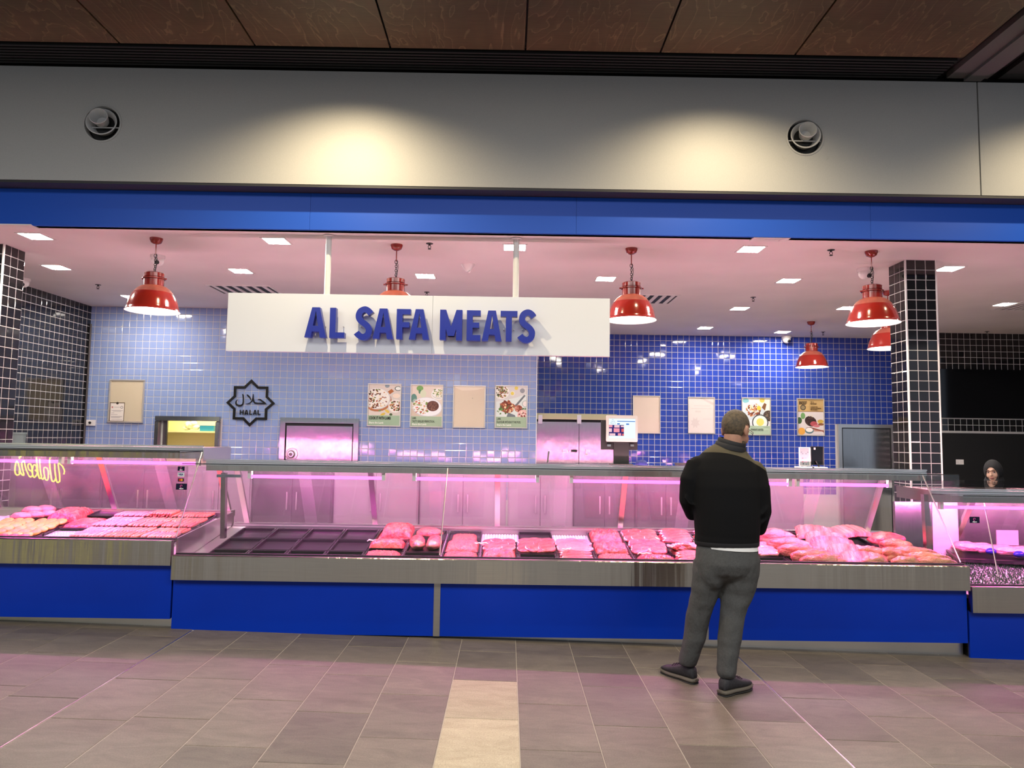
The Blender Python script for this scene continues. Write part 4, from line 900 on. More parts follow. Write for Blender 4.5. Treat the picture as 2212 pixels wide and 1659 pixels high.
# lattice mats, only where the photograph shows them bare
def lattice(par, x0, x1, y0, y1, off, px=.026, py=.04):
    b = MB(); n = int((x1-x0)/px); m_ = int((y1-y0)/py); lift = -.038
    for i in range(n+1):
        x = x0+i*px; b.bar((x, y0, rim(y0, off)+lift), (x, y1, rim(y1, off)+lift), .009, .012, ref=(0, 0, 1))
    for j in range(m_+1):
        y = y0+j*py; b.bar((x0, y, rim(y, off)+lift), (x1, y, rim(y, off)+lift), .012, .010, ref=(0, 0, 1))
    tag(b.build('lattice_mat', M_lattice, par), kind='stuff')
lattice(CM, XA+.18, XB-.16, 5.84, 6.86, 0)
lattice(CL, lp0+.2, XA-.12, 5.84, 6.86, .114)
# end pieces between the stepped counters
b = MB()
for yy0, yy1 in ((YF+.01, YR0),): b.hexa([(XA-.006, yy0, .50), (XA+.006, yy0, .50), (XA+.006, yy1, .65), (XA-.006, yy1, .65)], [(XA-.006, yy0, .760), (XA+.006, yy0, .760), (XA+.006, yy1, rim(yy1, .114)+.02), (XA-.006, yy1, rim(yy1, .114)+.02)])
b.build('end_panel', M_alu, CL)
b = MB(); b.hexa([(XA+.01, YF+.03, .50), (XA+.14, YF+.03, .50), (XA+.14, YR0, .65), (XA+.01, YR0, .65)], [(XA+.01, YF+.03, rim(YF, 0)-.0), (XA+.14, YF+.03, rim(YF, 0)-.0), (XA+.14, YR0, rim(YR0, 0)+.0), (XA+.01, YR0, rim(YR0, 0)+.0)]); b.build('end_shelf', M_alu, CM)
b = MB(); b.hexa([(XB-.15, YF+.03, .40), (XB-.012, YF+.03, .40), (XB-.012, YR0, .50), (XB-.15, YR0, .50)], [(XB-.15, YF+.03, rim(YF, 0)-.02), (XB-.012, YF+.03, rim(YF, 0)-.02), (XB-.012, YR0, rim(YR0, 0)+.02), (XB-.15, YR0, rim(YR0, 0)+.02)]); b.build('end_shelf', M_alu, CM)
q = at(483, 1150, 6.42); b = MB(); b.bar((q.x, 6.42, q.z-.05), (q.x-.01, 6.40, at(483, 1026, 6.4).z+.02), .04, .05, ref=(0, 1, 0)); b.build('end_post', M_steel_v, CM)
b = MB(); zz = at(520, 1028, 6.3).z; b.box(q.x-.02, q.x+.19, 6.26, 6.30, zz-.012, zz+.012); b.build('post_arm', M_steel_v, CM)
q = at(1997, 1186, 6.30); b = MB(); b.bar((q.x+.03, 6.30, q.z-.05), (q.x+.015, 6.30, at(1990, 1075, 6.3).z+.03), .045, .05, ref=(0, 1, 0)); b.build('end_post', M_steel_v, CRt)
b = MB(); b.box(3.70, 4.05, 6.80, 6.84, .3, zR-.14); b.build('steel_cover', M_steel_v, CRt)
b = MB(); b.box(4.055, 4.30, 6.80, 6.84, .3, zR-.14); b.build('white_cover', M_white, CRt)
# deep black service top behind the right counter, on a steel cupboard
zc1R = at(2150, 1058, 6.2).z
t = thing('service_bench', 'glossy black topped bench behind the right counter, before the woman', 'bench', (5.6, 7.3, -.22))
b = MB(); b.box(4.26, 8.2, 7.02, 7.75, zc1R-.03, zc1R); b.build('bench_top', M_blackgl, t)
b = MB(); b.box(4.4, 8.1, 7.10, 7.65, -.22, zc1R-.03); b.build('bench_cupboard', M_dsteel, t)
# end box of the left canopy
q0, q1 = at(447, 967, 6.2), at(498, 992, 6.73); b = MB(); b.box(XA-.012, XA-.004, 6.2, 6.80, at(498, 992, 6.73).z-.005, at(498, 967, 6.73).z+.004); b.build('canopy_end_plate', M_alu, CL)
# ---- card stickers on the glass of the long counter
def sticker(px0, py0, px1, py1, col, label, kind, par_y=YF):
    y = par_y-GLASS_TILT*.35-.003; a, c = at(px0, py0, y), at(px1, py1, y)
    t = thing('card_sticker', label, 'sticker', ((a.x+c.x)/2, y, c.z))
    W, Hh = c.x-a.x, a.z-c.z
    b = MB(); b.box(a.x, c.x, y-.0015, y-.0005, c.z, a.z); b.build('sheet', pcol(col), t)
    if kind == 'swirl':
        b = MB(); cx_, cz = (a.x+c.x)/2, a.z-Hh*.38; r = Hh*.24
        stroke(b, [(cx_+r*(.45+.55*k/16)*math.cos(-.3+k*5.2/16), cz+r*(.45+.55*k/16)*math.sin(-.3+k*5.2/16)) for k in range(17)], r*.35, y-.0022, y-.0016); b.build('swirl_mark', pcol('d0509c'), t)
        text('eftpos', Hh*.27, pcol('f2f2f6'), t, (cx_, y-.0022, c.z+Hh*.12), align='CENTER', bold=.0006)
    elif kind == 'visa': text('VISA', Hh*.55, pcol('1a2a6c'), t, ((a.x+c.x)/2, y-.0022, c.z+Hh*.3), align='CENTER', bold=.0008, sx=1.1); b = MB(); b.box(a.x+W*.06, c.x-W*.06, y-.002, y-.0016, a.z-Hh*.14, a.z-Hh*.05); b.build('stripe', pcol('1a2a6c'), t)
    elif kind == 'discs':
        for k, h in ((-1, 'd03020'), (1, 'e8a030')):
            b = MB(); n = 20; cx_, cz = (a.x+c.x)/2+k*W*.15, (a.z+c.z)/2; b.add([(cx_+Hh*.33*math.cos(i*2*math.pi/n), y-.0018-.0003*(k > 0), cz+Hh*.33*math.sin(i*2*math.pi/n)) for i in range(n)], [tuple(range(n))]); b.build('disc', pcol(h), t)
sticker(384.2, 1007.5, 398.6, 1017, '0b0a26', 'upper small navy eftpos card sticker on the counter glass', 'swirl')
sticker(384.2, 1020.5, 398, 1029.5, 'd8dce0', 'white VISA card sticker on the counter glass', 'visa')
sticker(384.5, 1033, 397, 1040.5, '1c1c20', 'black sticker with red and orange discs on the counter glass', 'discs')
sticker(380.5, 1044.5, 403.5, 1058, '0a0a2c', 'large navy eftpos card sticker below the other card stickers', 'swirl')
sticker(2094, 1116, 2116, 1130, '0a0a2c', 'navy eftpos card sticker on the right counter glass', 'swirl')

# ================================================================ THINGS ON AND BEHIND THE COUNTERS
ztop = at(550, 994.5, 6.2).z
# checkout terminal seen from the customer side
YPos = 6.40
pos = thing('checkout_terminal', 'checkout terminal with lit customer screen on a black post on the counter', 'terminal', at(1343, 998, YPos)); 
q0, q1 = at(1310, 897, YPos), at(1377.5, 955, YPos)
def rrect(x0, x1, z0, z1, r, n=5):
    P = []
    for cx_, cz, a0 in ((x1-r, z0+r, -90), (x1-r, z1-r, 0), (x0+r, z1-r, 90), (x0+r, z0+r, 180)):
        P += [(cx_+r*math.cos(math.radians(a0+90*k/n)), cz+r*math.sin(math.radians(a0+90*k/n))) for k in range(n+1)]
    return P
b = MB(); b.prism(rrect(q0.x, q1.x, q1.z, q0.z, .012), YPos, YPos+.03); b.build('screen_bezel', mat('cream_bezel', (.60, .58, .54), .4), pos)
s0, s1 = at(1315.5, 904, YPos), at(1372.5, 947.5, YPos); W, Hh = s1.x-s0.x, s0.z-s1.z
b = MB(); b.box(s0.x, s1.x, YPos-.001, YPos, s1.z, s0.z); scr = b.build('screen', emis('screen_white', (.80, .93, 1), 1.15), pos)
def srect(u0, u1, v0, v1, m, lay=1): b = MB(); b.box(s0.x+u0*W, s0.x+u1*W, YPos-.001-.0005*lay, YPos-.0011, s1.z+v0*Hh, s1.z+v1*Hh); b.build('screen_image', m, scr)
E_bl = emis('screen_blue', (.08, .22, .62), 1); E_nv = emis('screen_navy', (.04, .03, .18), 1); E_pk = emis('screen_pink', (.95, .35, .45), 1); E_rd = emis('screen_red', (.8, .14, .14), 1); E_lp = emis('screen_pale_pink', (.95, .60, .68), 1)
srect(.31, .99, .845, .885, E_bl); srect(.31, .41, .70, .765, E_bl); srect(.65, .76, .69, .76, E_bl)
srect(0, .565, .13, .68, E_nv)
for (u0, u1, v0, v1, m) in ((0, .13, .56, .67, E_pk), (.2, .40, .55, .67, E_lp), (.45, .565, .57, .65, E_lp), (0, .11, .32, .50, E_lp), (.18, .40, .31, .51, E_pk), (.47, .565, .33, .49, E_rd), (.02, .24, .14, .25, E_lp), (.34, .46, .14, .26, E_pk), (.5, .565, .14, .24, E_rd)): srect(u0, u1, v0, v1, m, 2)
E_gr = emis('screen_grey', (.35, .45, .50), 1)
for body, v in (('AL', .91), ('SAFA', .82), ('MEATS', .73)): text(body, Hh*.10, E_gr, pos, (s0.x+W*.15, YPos-.0022, s1.z+v*Hh), align='CENTER')
k0, k1 = at(1299, 908, YPos+.04), at(1377, 972, YPos+.04); b = MB(); b.box(k0.x, k1.x, YPos+.035, YPos+.075, k1.z, k0.z); b.build('back_unit', M_rubber, pos)
for px in (1316, 1366):
    q = at(px, 962, YPos); b = MB(); b.box(q.x-.016, q.x+.016, YPos+.008, YPos+.035, q.z-.01, q.z+.008); b.build('bracket', M_alu, pos)
k0, k1 = at(1326, 955, YPos+.02), at(1358.5, 998, YPos+.02); b = MB(); b.box(k0.x, k1.x, YPos+.01, YPos+.05, ztop, k0.z); b.build('stand', M_rubber, pos)
b = MB(); b.box(k0.x-.03, k1.x+.03, YPos-.04, YPos+.12, ztop, ztop+.008); b.build('base_plate', M_rubber, pos)
# folded blue cloth
q = at(1388, 993, 6.45); b = MB()
ring = []
for j, (s_, z) in enumerate(((1, 0), (1.02, .012), (.8, .03), (.45, .04), (.05, .042))):
    ring.append([(q.x+s_*(.055*math.cos(k*math.pi/8)+.006*math.sin(k*2.3)), 6.5+s_*(.06*math.sin(k*math.pi/8)), ztop+z+.004*math.sin(k*1.9)*(j > 0)) for k in range(16)])
tag(b.loft(ring).build('folded_cloth', mat('navy_cloth', (.008, .014, .13), .8), smooth=60), 'crumpled navy cloth beside the checkout terminal post', 'cloth')
# two tablets
for i, (px0, px1, py0, py1, m, lab) in enumerate(((1726, 1751.5, 966, 1008, 'grey', 'grey screened tablet with a picture menu standing on the counter'), (1751, 1780, 964, 1005, 'black', 'black backed tablet on a stand right of the grey tablet'))):
    Yt_ = 6.45; a, c = at(px0, py0, Yt_), at(px1, py1, Yt_); t = thing('tablet', lab, 'tablet', ((a.x+c.x)/2, Yt_, ztop))
    b = MB(); b.prism(rrect(a.x, c.x, ztop+.012 if i == 0 else c.z, a.z, .006), Yt_, Yt_+.01); b.build('case', M_plastic if i == 0 else M_rubber, t)
    b = MB(); b.box(a.x+.006, c.x-.014 if i == 0 else c.x-.010, Yt_-.001, Yt_, (ztop+.02) if i == 0 else c.z+.006, a.z-.006); b.build('screen', mat('tablet_grey', (.30, .34, .36), .3) if i == 0 else M_blackgl, t)
    if i == 0:
        for u, v, h in ((.3, .40, 'c86a78'), (.55, .40, 'd890a0'), (.35, .33, 'e0b0bc'), (.3, .22, 'b85060'), (.6, .22, 'd890a0'), (.35, .12, '303038'), (.6, .1, '6a6a80'), (.3, .62, '707880'), (.6, .62, '707880'), (.2, .7, '707880'), (.75, .7, '707880')):
            b = MB(); x_ = a.x+u*(c.x-a.x); z_ = ztop+.01+v*(a.z-ztop); b.box(x_-.006, x_+.006, Yt_-.002, Yt_-.001, z_-.004, z_+.004); b.build('icon', pcol(h), t)
    else:
        b = MB(); b.box(a.x+.028, a.x+.044, Yt_-.002, Yt_-.001, a.z-.03, a.z-.012); b.build('label', pcol('e8c8cc'), t)
        b = MB(); b.bar((a.x+.07, Yt_-.012, ztop+.004), (a.x+.05, Yt_+.002, ztop+.06), .05, .006); b.build('stand', M_rubber, t)
    b = MB(); b.box(a.x-.01, c.x+.01, Yt_-.05, Yt_+.09, ztop, ztop+.006); b.build('base', M_plastic, t)
b = MB(); q = at(1469, 998, 6.45); b.bar((q.x-.04, 6.45, ztop+.012), (q.x+.06, 6.5, ztop+.012), .024, .022); tag(b.build('scanner', M_rubber), 'small black scanner lying on the counter left of the man', 'scanner')
# white service cabinets along the aisle behind the counters
xs = [-5.6, -4.6, -3.65, -2.9, -1.98, -1.0, .0, .76, 1.46, 2.16, 3.4]
DARK = {0: 1, 1: 1, 2: 0, 3: 1, 7: 1, 8: 1}
M_dcab = mat('dark_grey_cabinet', (.035, .03, .035), .4)
M_cab = mat('off_white_cabinet', (.26, .20, .25), .4)
for i in range(len(xs)-1):
    x0, x1 = xs[i]+.01, xs[i+1]-.01; dk = DARK.get(i, 0)
    t = thing('service_cabinet', ('dark grey' if dk else 'pale')+' service cabinet behind the counters, '+ORD[i]+' from the left', 'cabinet', ((x0+x1)/2, 8.35, -.22), 'service cabinets behind the counters')
    b = MB(); b.box(x0, x1, 8.15, 8.75, -.22, 1.22); b.build('carcass', M_dcab if dk else M_cab, t)
    m_ = (x0+x1)/2
    for q0, q1 in ((x0+.015, m_-.004), (m_+.004, x1-.015)):
        b = MB(); b.box(q0, q1, 8.13, 8.15, -.1, 1.18); dd = b.build('door', M_dcab if dk else M_cab, t)
        b = MB(); xh = q1-.05 if q1 < m_+.01 else q0+.05; b.box(xh-.008, xh+.008, 8.11, 8.13, .75, .95); b.build('handle', M_alu, dd)
# ================================================================ TRAYS AND MEAT
from mathutils import noise as mnoise
TILT = math.atan(RIMS)
M_tray = mat('black_tray_plastic', (.012, .009, .012), .28)
M_red_meat = mat('red_meat', (0.413, 0.043, 0.039), .28, coat=.12, bump=(48, .55, None, .02), noise=(22, .3, None, (0.593, 0.167, 0.135)))
M_pale_meat = mat('pale_pink_meat', (0.602, 0.224, 0.198), .28, coat=.12, bump=(48, .55, None, .02), noise=(26, .2, None, (0.649, 0.285, 0.234)))
M_mince = mat('minced_meat', (0.447, 0.077, 0.056), .4, coat=.12, bump=(160, .8, None, .01), noise=(55, .3, None, (0.602, 0.174, 0.123)))
M_fat = mat('creamy_fat', (0.688, 0.473, 0.378), .35, coat=.4)
M_saus = mat('orange_pink_sausage', (0.602, 0.163, 0.086), .25, coat=.12, noise=(30, .15, None, (0.722, 0.275, 0.172)))
M_saus2 = mat('pale_pink_sausage', (0.636, 0.241, 0.215), .25, coat=.12, noise=(30, .12, None, (0.722, 0.344, 0.310)))
M_patty = mat('orange_crumb_patty', (.90, .36, .06), .5, noise=(60, .2))
M_darkcut = mat('dark_cut_meat', (.22, .10, .08), .3, coat=.4, noise=(9, .3, None, (.50, .34, .16)))
M_film = glassmat('cling_film', (.97, .97, .97))
PITCH, TWD, TDP = .327, .316, .330
ROWY = [6.005, 6.345, 6.685]
RN_ = ['front', 'middle', 'back']
def tray_mesh(w_=TWD, d=TDP, h=.030, lip=.012):
    b = MB(); a, c = w_/2, d/2
    def ring(x, y, z): return [(-x, -y, z), (x, -y, z), (x, y, z), (-x, y, z)]
    rs = [ring(a-.012, c-.012, -h), ring(a-.002, c-.002, -.004), ring(a, c, -.004), ring(a, c, 0), ring(a-lip, c-lip, 0), ring(a-lip-.006, c-lip-.006, -h+.006)]
    b.loft(rs); return b.mesh('food_tray', M_tray)
TRAY = tray_mesh()
def meat_thing(name, me, label, cat, X, Y, off, dz=0, rz=0, group=None, rx=0, ry=0, s=1, tilt=True):
    o = bpy.data.objects.new(name, me); COL.objects.link(o); o.location = (X, Y, rim(Y, off)+dz)
    o.rotation_euler = (TILT*(1 if tilt else 0)+rx, ry, rz); o.scale = (s, s, s)
    return tag(o, label, cat, group)
def heap_mesh(m, w_=.285, d=.30, h=.05, amp=.012, sc_=38, n=46, seed=0, strips=False):
    b = MB(); vs = []
    for j in range(n+1):
        for i in range(n+1):
            u, v = i/n*2-1, j/n*2-1; x, y = u*w_/2, v*d/2
            e = max(0, 1-abs(u)**5)*max(0, 1-abs(v)**5)
            p = Vector((x*sc_*(.35 if strips else 1)+seed*7.3, y*sc_+seed*3.1, seed))
            q = mnoise.noise(p)+.5*mnoise.noise(p*2.1)
            if strips: q = 1-2.2*abs(q)
            vs.append((x+.004*mnoise.noise(p*1.3), y+.004*mnoise.noise(p*1.7), -.022+(h+.022)*e**.5+amp*q*min(1, e*4)))
    fs = [(j*(n+1)+i, j*(n+1)+i+1, (j+1)*(n+1)+i+1, (j+1)*(n+1)+i) for j in range(n) for i in range(n)]
    b.add(vs, fs); return b.mesh('heap', m, 'all')
def slab_mesh(rx, ry, th, m, fat=True, seed=0, n=18):
    """a cut steak: irregular disc with a pale fat rim on one side"""
    b = MB(); rings = []
    prof = [(.90, -.5), (1, -.25), (1, .2), (.9, .45), (.5, .52), (.02, .5)]
    def rr(k): t = 2*math.pi*k/n; return 1+.16*mnoise.noise(Vector((math.cos(t)*1.2+seed*3, math.sin(t)*1.2, seed)))
    for s_, z in prof:
        rings.append([(rx*s_*rr(k)*math.cos(2*math.pi*k/n), ry*s_*rr(k)*math.sin(2*math.pi*k/n), th*(z+.12*mnoise.noise(Vector((k*.7, s_*3, seed))))) for k in range(n)])
    b.loft(rings)
    if fat:
        for fi, f in enumerate(b.f):
            if len(f) == 4:
                k = (fi % n)
                if fi < n*3 and k < n*.55: b.m[fi] = 1
    return b.mesh('cut', [m, M_fat], 50)
def capsule_mesh(L_, r, m, bend=.0, n=8, seg=7):
    b = MB(); path, rs = [], []
    for i in range(seg+1):
        u = i/seg*2-1; path.append((bend*(1-u*u), u*L_/2, 0)); rs.append(max(.002, r*(1-abs(u)**6)**.5 if abs(u) < 1 else .003))
    b.tube(path, rs, n); return b.mesh('link', m, 'all')
STEAKS = [slab_mesh(.080, .066, .024, M_red_meat, True, s) for s in range(4)]
PALES = [slab_mesh(.078, .062, .022, M_pale_meat, True, s+9) for s in range(4)]
LONGS = [slab_mesh(.135, .040, .024, M_red_meat, True, s+20) for s in range(3)]
ROUNDS = [slab_mesh(.060, .060, .020, M_red_meat, True, s+30) for s in range(2)]
MINCES = [heap_mesh(M_mince, seed=s, h=.032, amp=.010, sc_=60) for s in range(4)]
DICES = [heap_mesh(M_red_meat, seed=s+5, h=.045, amp=.022, sc_=44) for s in range(3)]
STRIPS = [heap_mesh(M_red_meat, seed=s+11, h=.045, amp=.015, sc_=60, strips=True) for s in range(3)]
FLAT = [heap_mesh(M_red_meat, seed=s+60, h=.016, amp=.010, sc_=30, n=30) for s in range(2)]
FLATP = [heap_mesh(M_pale_meat, seed=s+70, h=.016, amp=.010, sc_=30, n=30) for s in range(2)]
SAUS = {'o': [capsule_mesh(.155, .0145, M_saus, b_) for b_ in (.004, -.003)], 'p': [capsule_mesh(.155, .0145, M_saus2, b_) for b_ in (.004, -.003)]}
def film(X, Y, off, w_=.29, d=.30, h=.05, label=''):
    b = MB(); n = 8; vs = []
    for j in range(n+1):
        for i in range(n+1):
            u, v = i/n*2-1, j/n*2-1; vs.append((u*w_/2, v*d/2, h*(1-.35*u*u)*(1-.35*v*v)*.7+.006*mnoise.noise(Vector((i*1.3+X*9, j*1.1, 0)))))
    b.add(vs, [(j*(n+1)+i, j*(n+1)+i+1, (j+1)*(n+1)+i+1, (j+1)*(n+1)+i) for j in range(n) for i in range(n)])
    return meat_thing('cling_film', b.mesh('film', M_film, 'all'), label, 'plastic film', X, Y, off, .004)
# ---- long counter: 18 columns of trays
XT0 = at(425, 1194, 5.84).x+TWD/2
def colx(i): return XT0+i*PITCH
MAP = {4: 'msx', 5: 'eRR', 6: 'mmf', 7: 's@.', 8: 'ece', 9: 'lp.', 10: 'mdd', 11: 'sxc', 12: 'wfw', 13: 'www', 14: 'epe'}
for i in range(0, 15):
    code = MAP.get(i, 'eee')
    for r in range(3):
        k = code[r]
        if k == '.': continue
        X, Y = colx(i), ROWY[r]; where = f'{RN_[r]} row, {ORD[i]} from the left in long counter'
        if k == 'e' or k not in 'e':
            meat_thing('food_tray', TRAY, ('empty ' if k == 'e' else 'filled ')+'black plastic tray, '+where, 'tray', X, Y, 0, 0, 0, 'black trays in the long counter')
        g = f'cuts in the {where}'
        rnd = random.Random(i*10+r)
        if k == 'm': tag(meat_thing('minced_meat', MINCES[(i+r) % 4], f'heap of red mince, {where}', 'mince', X, Y, 0, .0), kind='stuff')
        elif k == 'd': tag(meat_thing('diced_meat', DICES[(i+r) % 3], f'heap of diced red meat, {where}', 'diced meat', X, Y, 0, .0), kind='stuff')
        elif k == 's': tag(meat_thing('meat_strips', STRIPS[(i+r) % 3], f'heap of pink meat strips, {where}', 'meat strips', X, Y, 0, .0, rnd.choice((0, math.pi))), kind='stuff')
        elif k == 'f':
            tag(meat_thing('minced_meat', MINCES[1], f'low heap of mince under film, {where}', 'mince', X, Y-.06, 0, -.012, 0, s=.8), kind='stuff'); film(X, Y, 0, label=f'crumpled clear film over {where}')
        elif k in 'xcwp@':
            src = {'x': STEAKS, 'c': STEAKS, 'w': LONGS, 'p': PALES, '@': ROUNDS}[k]; lab = {'x': 'overlapping red steak', 'c': 'raw cutlet with pale fat rim', 'w': 'long thin slice of red meat', 'p': 'pale pink slice of meat', '@': 'round pink steak slice'}[k]
            tag(meat_thing('meat_layer', (FLAT if k != 'p' else FLATP)[(i+r) % 2], f'bed of sliced meat under the top cuts, {where}', 'meat layer', X, Y, 0, -.004, 0), kind='stuff')
            nr, nc = {'x': (4, 3), 'c': (3, 4), 'w': (9, 1), 'p': (4, 3), '@': (3, 4)}[k]
            for a in range(nr):
                for c in range(nc):
                    xx = X+(c-(nc-1)/2)*(.24/max(nc, 1))+rnd.uniform(-.008, .008); yy = Y+.12-(a+.5)*(.26/nr)+rnd.uniform(-.006, .006)
                    meat_thing({'x': 'steak', 'c': 'cutlet', 'w': 'meat_slice', 'p': 'meat_slice', '@': 'round_steak'}[k], src[(a*nc+c) % len(src)], f'{lab}, {where}', 'meat', xx, yy, 0, .012+.003*(nr-a)+.006*((c+a) % 2), rnd.uniform(-.5, .5) if k != 'w' else rnd.uniform(-.1, .1), g, rx=.20 if k in 'xcw' else .14)
            if k in 'pc': film(X, Y, 0, h=.07, label=f'clear film loosely covering the meat, {where}')
        elif k == 'l':
            tag(meat_thing('meat_layer', FLATP[r % 2], f'bed of sliced meat under the long slices, {where}', 'meat layer', X, Y, 0, -.004, 0), kind='stuff')
            for a in range(9): meat_thing('meat_slice', LONGS[a % 3], f'long pink slice with fat edge, {where}', 'meat', X+rnd.uniform(-.01, .01), Y-.12+a*.034, 0, .012+.008*(a % 2), rnd.uniform(-.25, .05), g, rx=.15)
# rump roasts with dark rounded cut ends, spanning the two rear trays of the sixth column
def lump(rx, ry, rz, m, seed, amp=.12, nu=32, nv=20, m2=None, cut=None):
    b = MB(); b.ellipsoid((0, 0, 0), rx, ry, rz, nu, nv)
    out = []
    for v in b.v:
        p = Vector(v); q = 1+amp*mnoise.noise(Vector((p.x/rx*1.3+seed*5, p.y/ry*1.3, p.z/rz*1.3)))+amp*.6*mnoise.noise(Vector((p.x/rx*2.9+seed, p.y/ry*2.9, p.z/rz*2.9)))+amp*.3*mnoise.noise(Vector((p.x/rx*6.5+seed, p.y/ry*6.5, p.z/rz*6.5)))
        out.append(tuple(p*q))
    b.v = out
    if m2:
        for fi, f in enumerate(b.f):
            c = sum((Vector(b.v[k]) for k in f), Vector())/len(f)
            if cut(c.x/rx, c.y/ry, c.z/rz): b.m[fi] = 1
    return b.mesh('lump', [m]+([m2] if m2 else []), 'all')
RUMP = lump(.075, .17, .06, M_red_meat, 3, m2=M_darkcut, cut=lambda x, y, z: y < -.55 and z > -.6)
for k, dx in enumerate((-.072, .075)):
    meat_thing('rump_roast', RUMP, f'plump red roast with a dark cut end, {["left", "right"][k]} of the pair in the long counter', 'meat', colx(5)+dx, 6.36, 0, .028, (.12, -.12)[k], 'pair of roasts', s=.88)
b = lump(.13, .09, .05, M_red_meat, 8)
meat_thing('rump_roast', b, 'large red roast lying behind the pair of roasts in the long counter', 'meat', colx(5), 6.66, 0, .03, .1, s=.92)
film(colx(5), 6.5, 0, .29, .6, .10, 'clear film wrapped over the red roasts')
tall = heap_mesh(M_red_meat, seed=21, h=.075, amp=.018, sc_=58, strips=True)
for o in [o for o in COL.objects if o.get('label') == f'overlapping red steak, back row, {ORD[4]} from the left in long counter']: bpy.data.objects.remove(o)
tag(meat_thing('meat_strips', tall, 'tall heap of red meat strips at the back of the long counter', 'meat strips', colx(4)+.03, 6.70, 0, 0), kind='stuff')
# fanned flank with pale stripes in the thirteenth column
for a in range(11): meat_thing('flank_slice', LONGS[a % 3] if a % 2 else PALES[a % 4], 'pale striped slice of the fanned flank in the long counter', 'meat', colx(12)-.10+a*.021, 6.34-.02*math.cos(a*.5), 0, .025+.001*a, 1.1-.09*a, 'fanned flank slices', rx=.15, ry=.15)
# white price tags and plastic scraps
M_scrap = mat('white_plastic_strip', (.85, .82, .85), .4)
for n_, (px, py, rz) in enumerate(((1392, 1196, .1), (1225, 1188, .6), (1040, 1176, .0), (808, 1172, .3))):
    q = at(px, py, 6.2); Y = 6.0+max(0, (1200-py))/62*.7; q = at(px, py, Y); b = MB(); s_ = []
    for k in range(7): s_.append(((k-3)*.02, .006*math.sin(k*1.7), .010+.012*abs(math.sin(k*1.3+n_))))
    b.tube(s_, [.004, .008, .006, .009, .006, .008, .003], 6); meat_thing('plastic_scrap', b.mesh('scrap', M_scrap, 'all'), 'twisted white plastic strip lying on the meat, '+ORD[n_]+' one in long counter', 'plastic strip', q.x, Y, 0, .034, rz, 'plastic strips on the meat')
# ---- lamb on the bone at the right end of the long counter
for i in range(15, 18):
    for r in range(3):
        if i == 17 and r == 0: continue
        meat_thing('food_tray', TRAY, f'black plastic tray under the large lamb cuts, {RN_[r]} row, {ORD[17-i]} from right end', 'tray', colx(i), ROWY[r], 0, 0, 0, 'black trays in the long counter')
M_lamb = mat('lamb_with_fat', (0.430, 0.052, 0.043), .3, coat=.12, bump=(48, .55, None, .02), noise=(9, .3, (1, 2.6, 1), (0.673, 0.279, 0.199)))
M_rib = mat('rib_meat', (0.396, 0.043, 0.039), .32, coat=.12, bump=(30, .5, (3, .6, 1), .02), noise=(7, .3, (3.2, .5, 1), (0.681, 0.285, 0.222)))
M_lamb2 = mat('fat_covered_lamb', (0.533, 0.138, 0.086), .3, coat=.12, bump=(48, .55, None, .02), noise=(9, .25, (1, 2.2, 1), (0.664, 0.322, 0.187)))
LEG = lump(.175, .085, .075, M_lamb, 2, .24, m2=M_darkcut, cut=lambda x, y, z: y < -.35 and z < .05 and x > -.5)
def put_px(name, me, label, px, py, Y, dz=.05, rz=0, group=None, s=1, rx=0, ry=0):
    q = at(px, py, Y); o = meat_thing(name, me, label, 'meat', q.x, Y, 0, dz, rz, group, rx=rx, ry=ry, s=s); return o
for k, (px, py, Y, rz, s) in enumerate(((1668, 1155, 6.62, -.35, 1.02), (1703, 1173, 6.36, -.35, .95), (1728, 1184, 6.18, -.3, .95), (1760, 1200, 6.0, -.3, 1.0), (1778, 1212, 5.88, -.25, .95))):
    put_px('lamb_shoulder', LEG, f'rounded lamb shoulder, {ORD[k]} from the back in the row right of the man', px, py, Y, .05, rz, 'row of lamb shoulders', s)
def rack_mesh(seed):
    b = MB(); n, m_ = 26, 12; vs = []
    for top in (1, 0):
        for j in range(m_+1):
            for i in range(n+1):
                u, v = i/n*2-1, j/m_*2-1; x, y = u*.23, v*.15
                edge = max(0, 1-abs(u)**6)*max(0, 1-abs(v)**6)
                rib = .0035*math.cos(i*1.75+j*.12)*(1 if abs(u) < .9 else 0)
                z = (.045*edge**.5+.03*(1-u*u)+rib+.008*mnoise.noise(Vector((u*4+seed*3, v*4, 0)))) if top else (-.03*edge**.5+.03*(1-u*u))
                vs.append((x, y, z))
    N_ = (n+1)*(m_+1)
    fs = [(j*(n+1)+i, j*(n+1)+i+1, (j+1)*(n+1)+i+1, (j+1)*(n+1)+i) for j in range(m_) for i in range(n)]
    fs += [tuple(N_+k for k in reversed(f)) for f in fs]
    for j in range(m_): fs += [((j+1)*(n+1), j*(n+1), N_+j*(n+1), N_+(j+1)*(n+1)), (j*(n+1)+n, (j+1)*(n+1)+n, N_+(j+1)*(n+1)+n, N_+j*(n+1)+n)]
    for i in range(n): fs += [(i, i+1, N_+i+1, N_+i), (m_*(n+1)+i+1, m_*(n+1)+i, N_+m_*(n+1)+i, N_+m_*(n+1)+i+1)]
    mi = [0]*len(fs)
    b.add(vs, fs)
    return b.mesh('rack', [M_rib], 'all')
RACKS = [rack_mesh(s) for s in range(3)]
for k, (px, py, Y, rz, ry) in enumerate(((1765, 1146, 6.72, -.25, .15), (1788, 1160, 6.52, -.25, .12), (1800, 1168, 6.38, -.25, .1), (1840, 1185, 6.16, -.28, .1), (1868, 1199, 5.97, -.25, .08))):
    put_px('rib_rack', RACKS[k % 3], f'lamb rib rack with pale bone lines, {ORD[k]} from the back of the stack', px, py, Y, +.022+.004*(4-k), rz, 'stack of lamb rib racks', .82, rx=.22, ry=ry*.5)
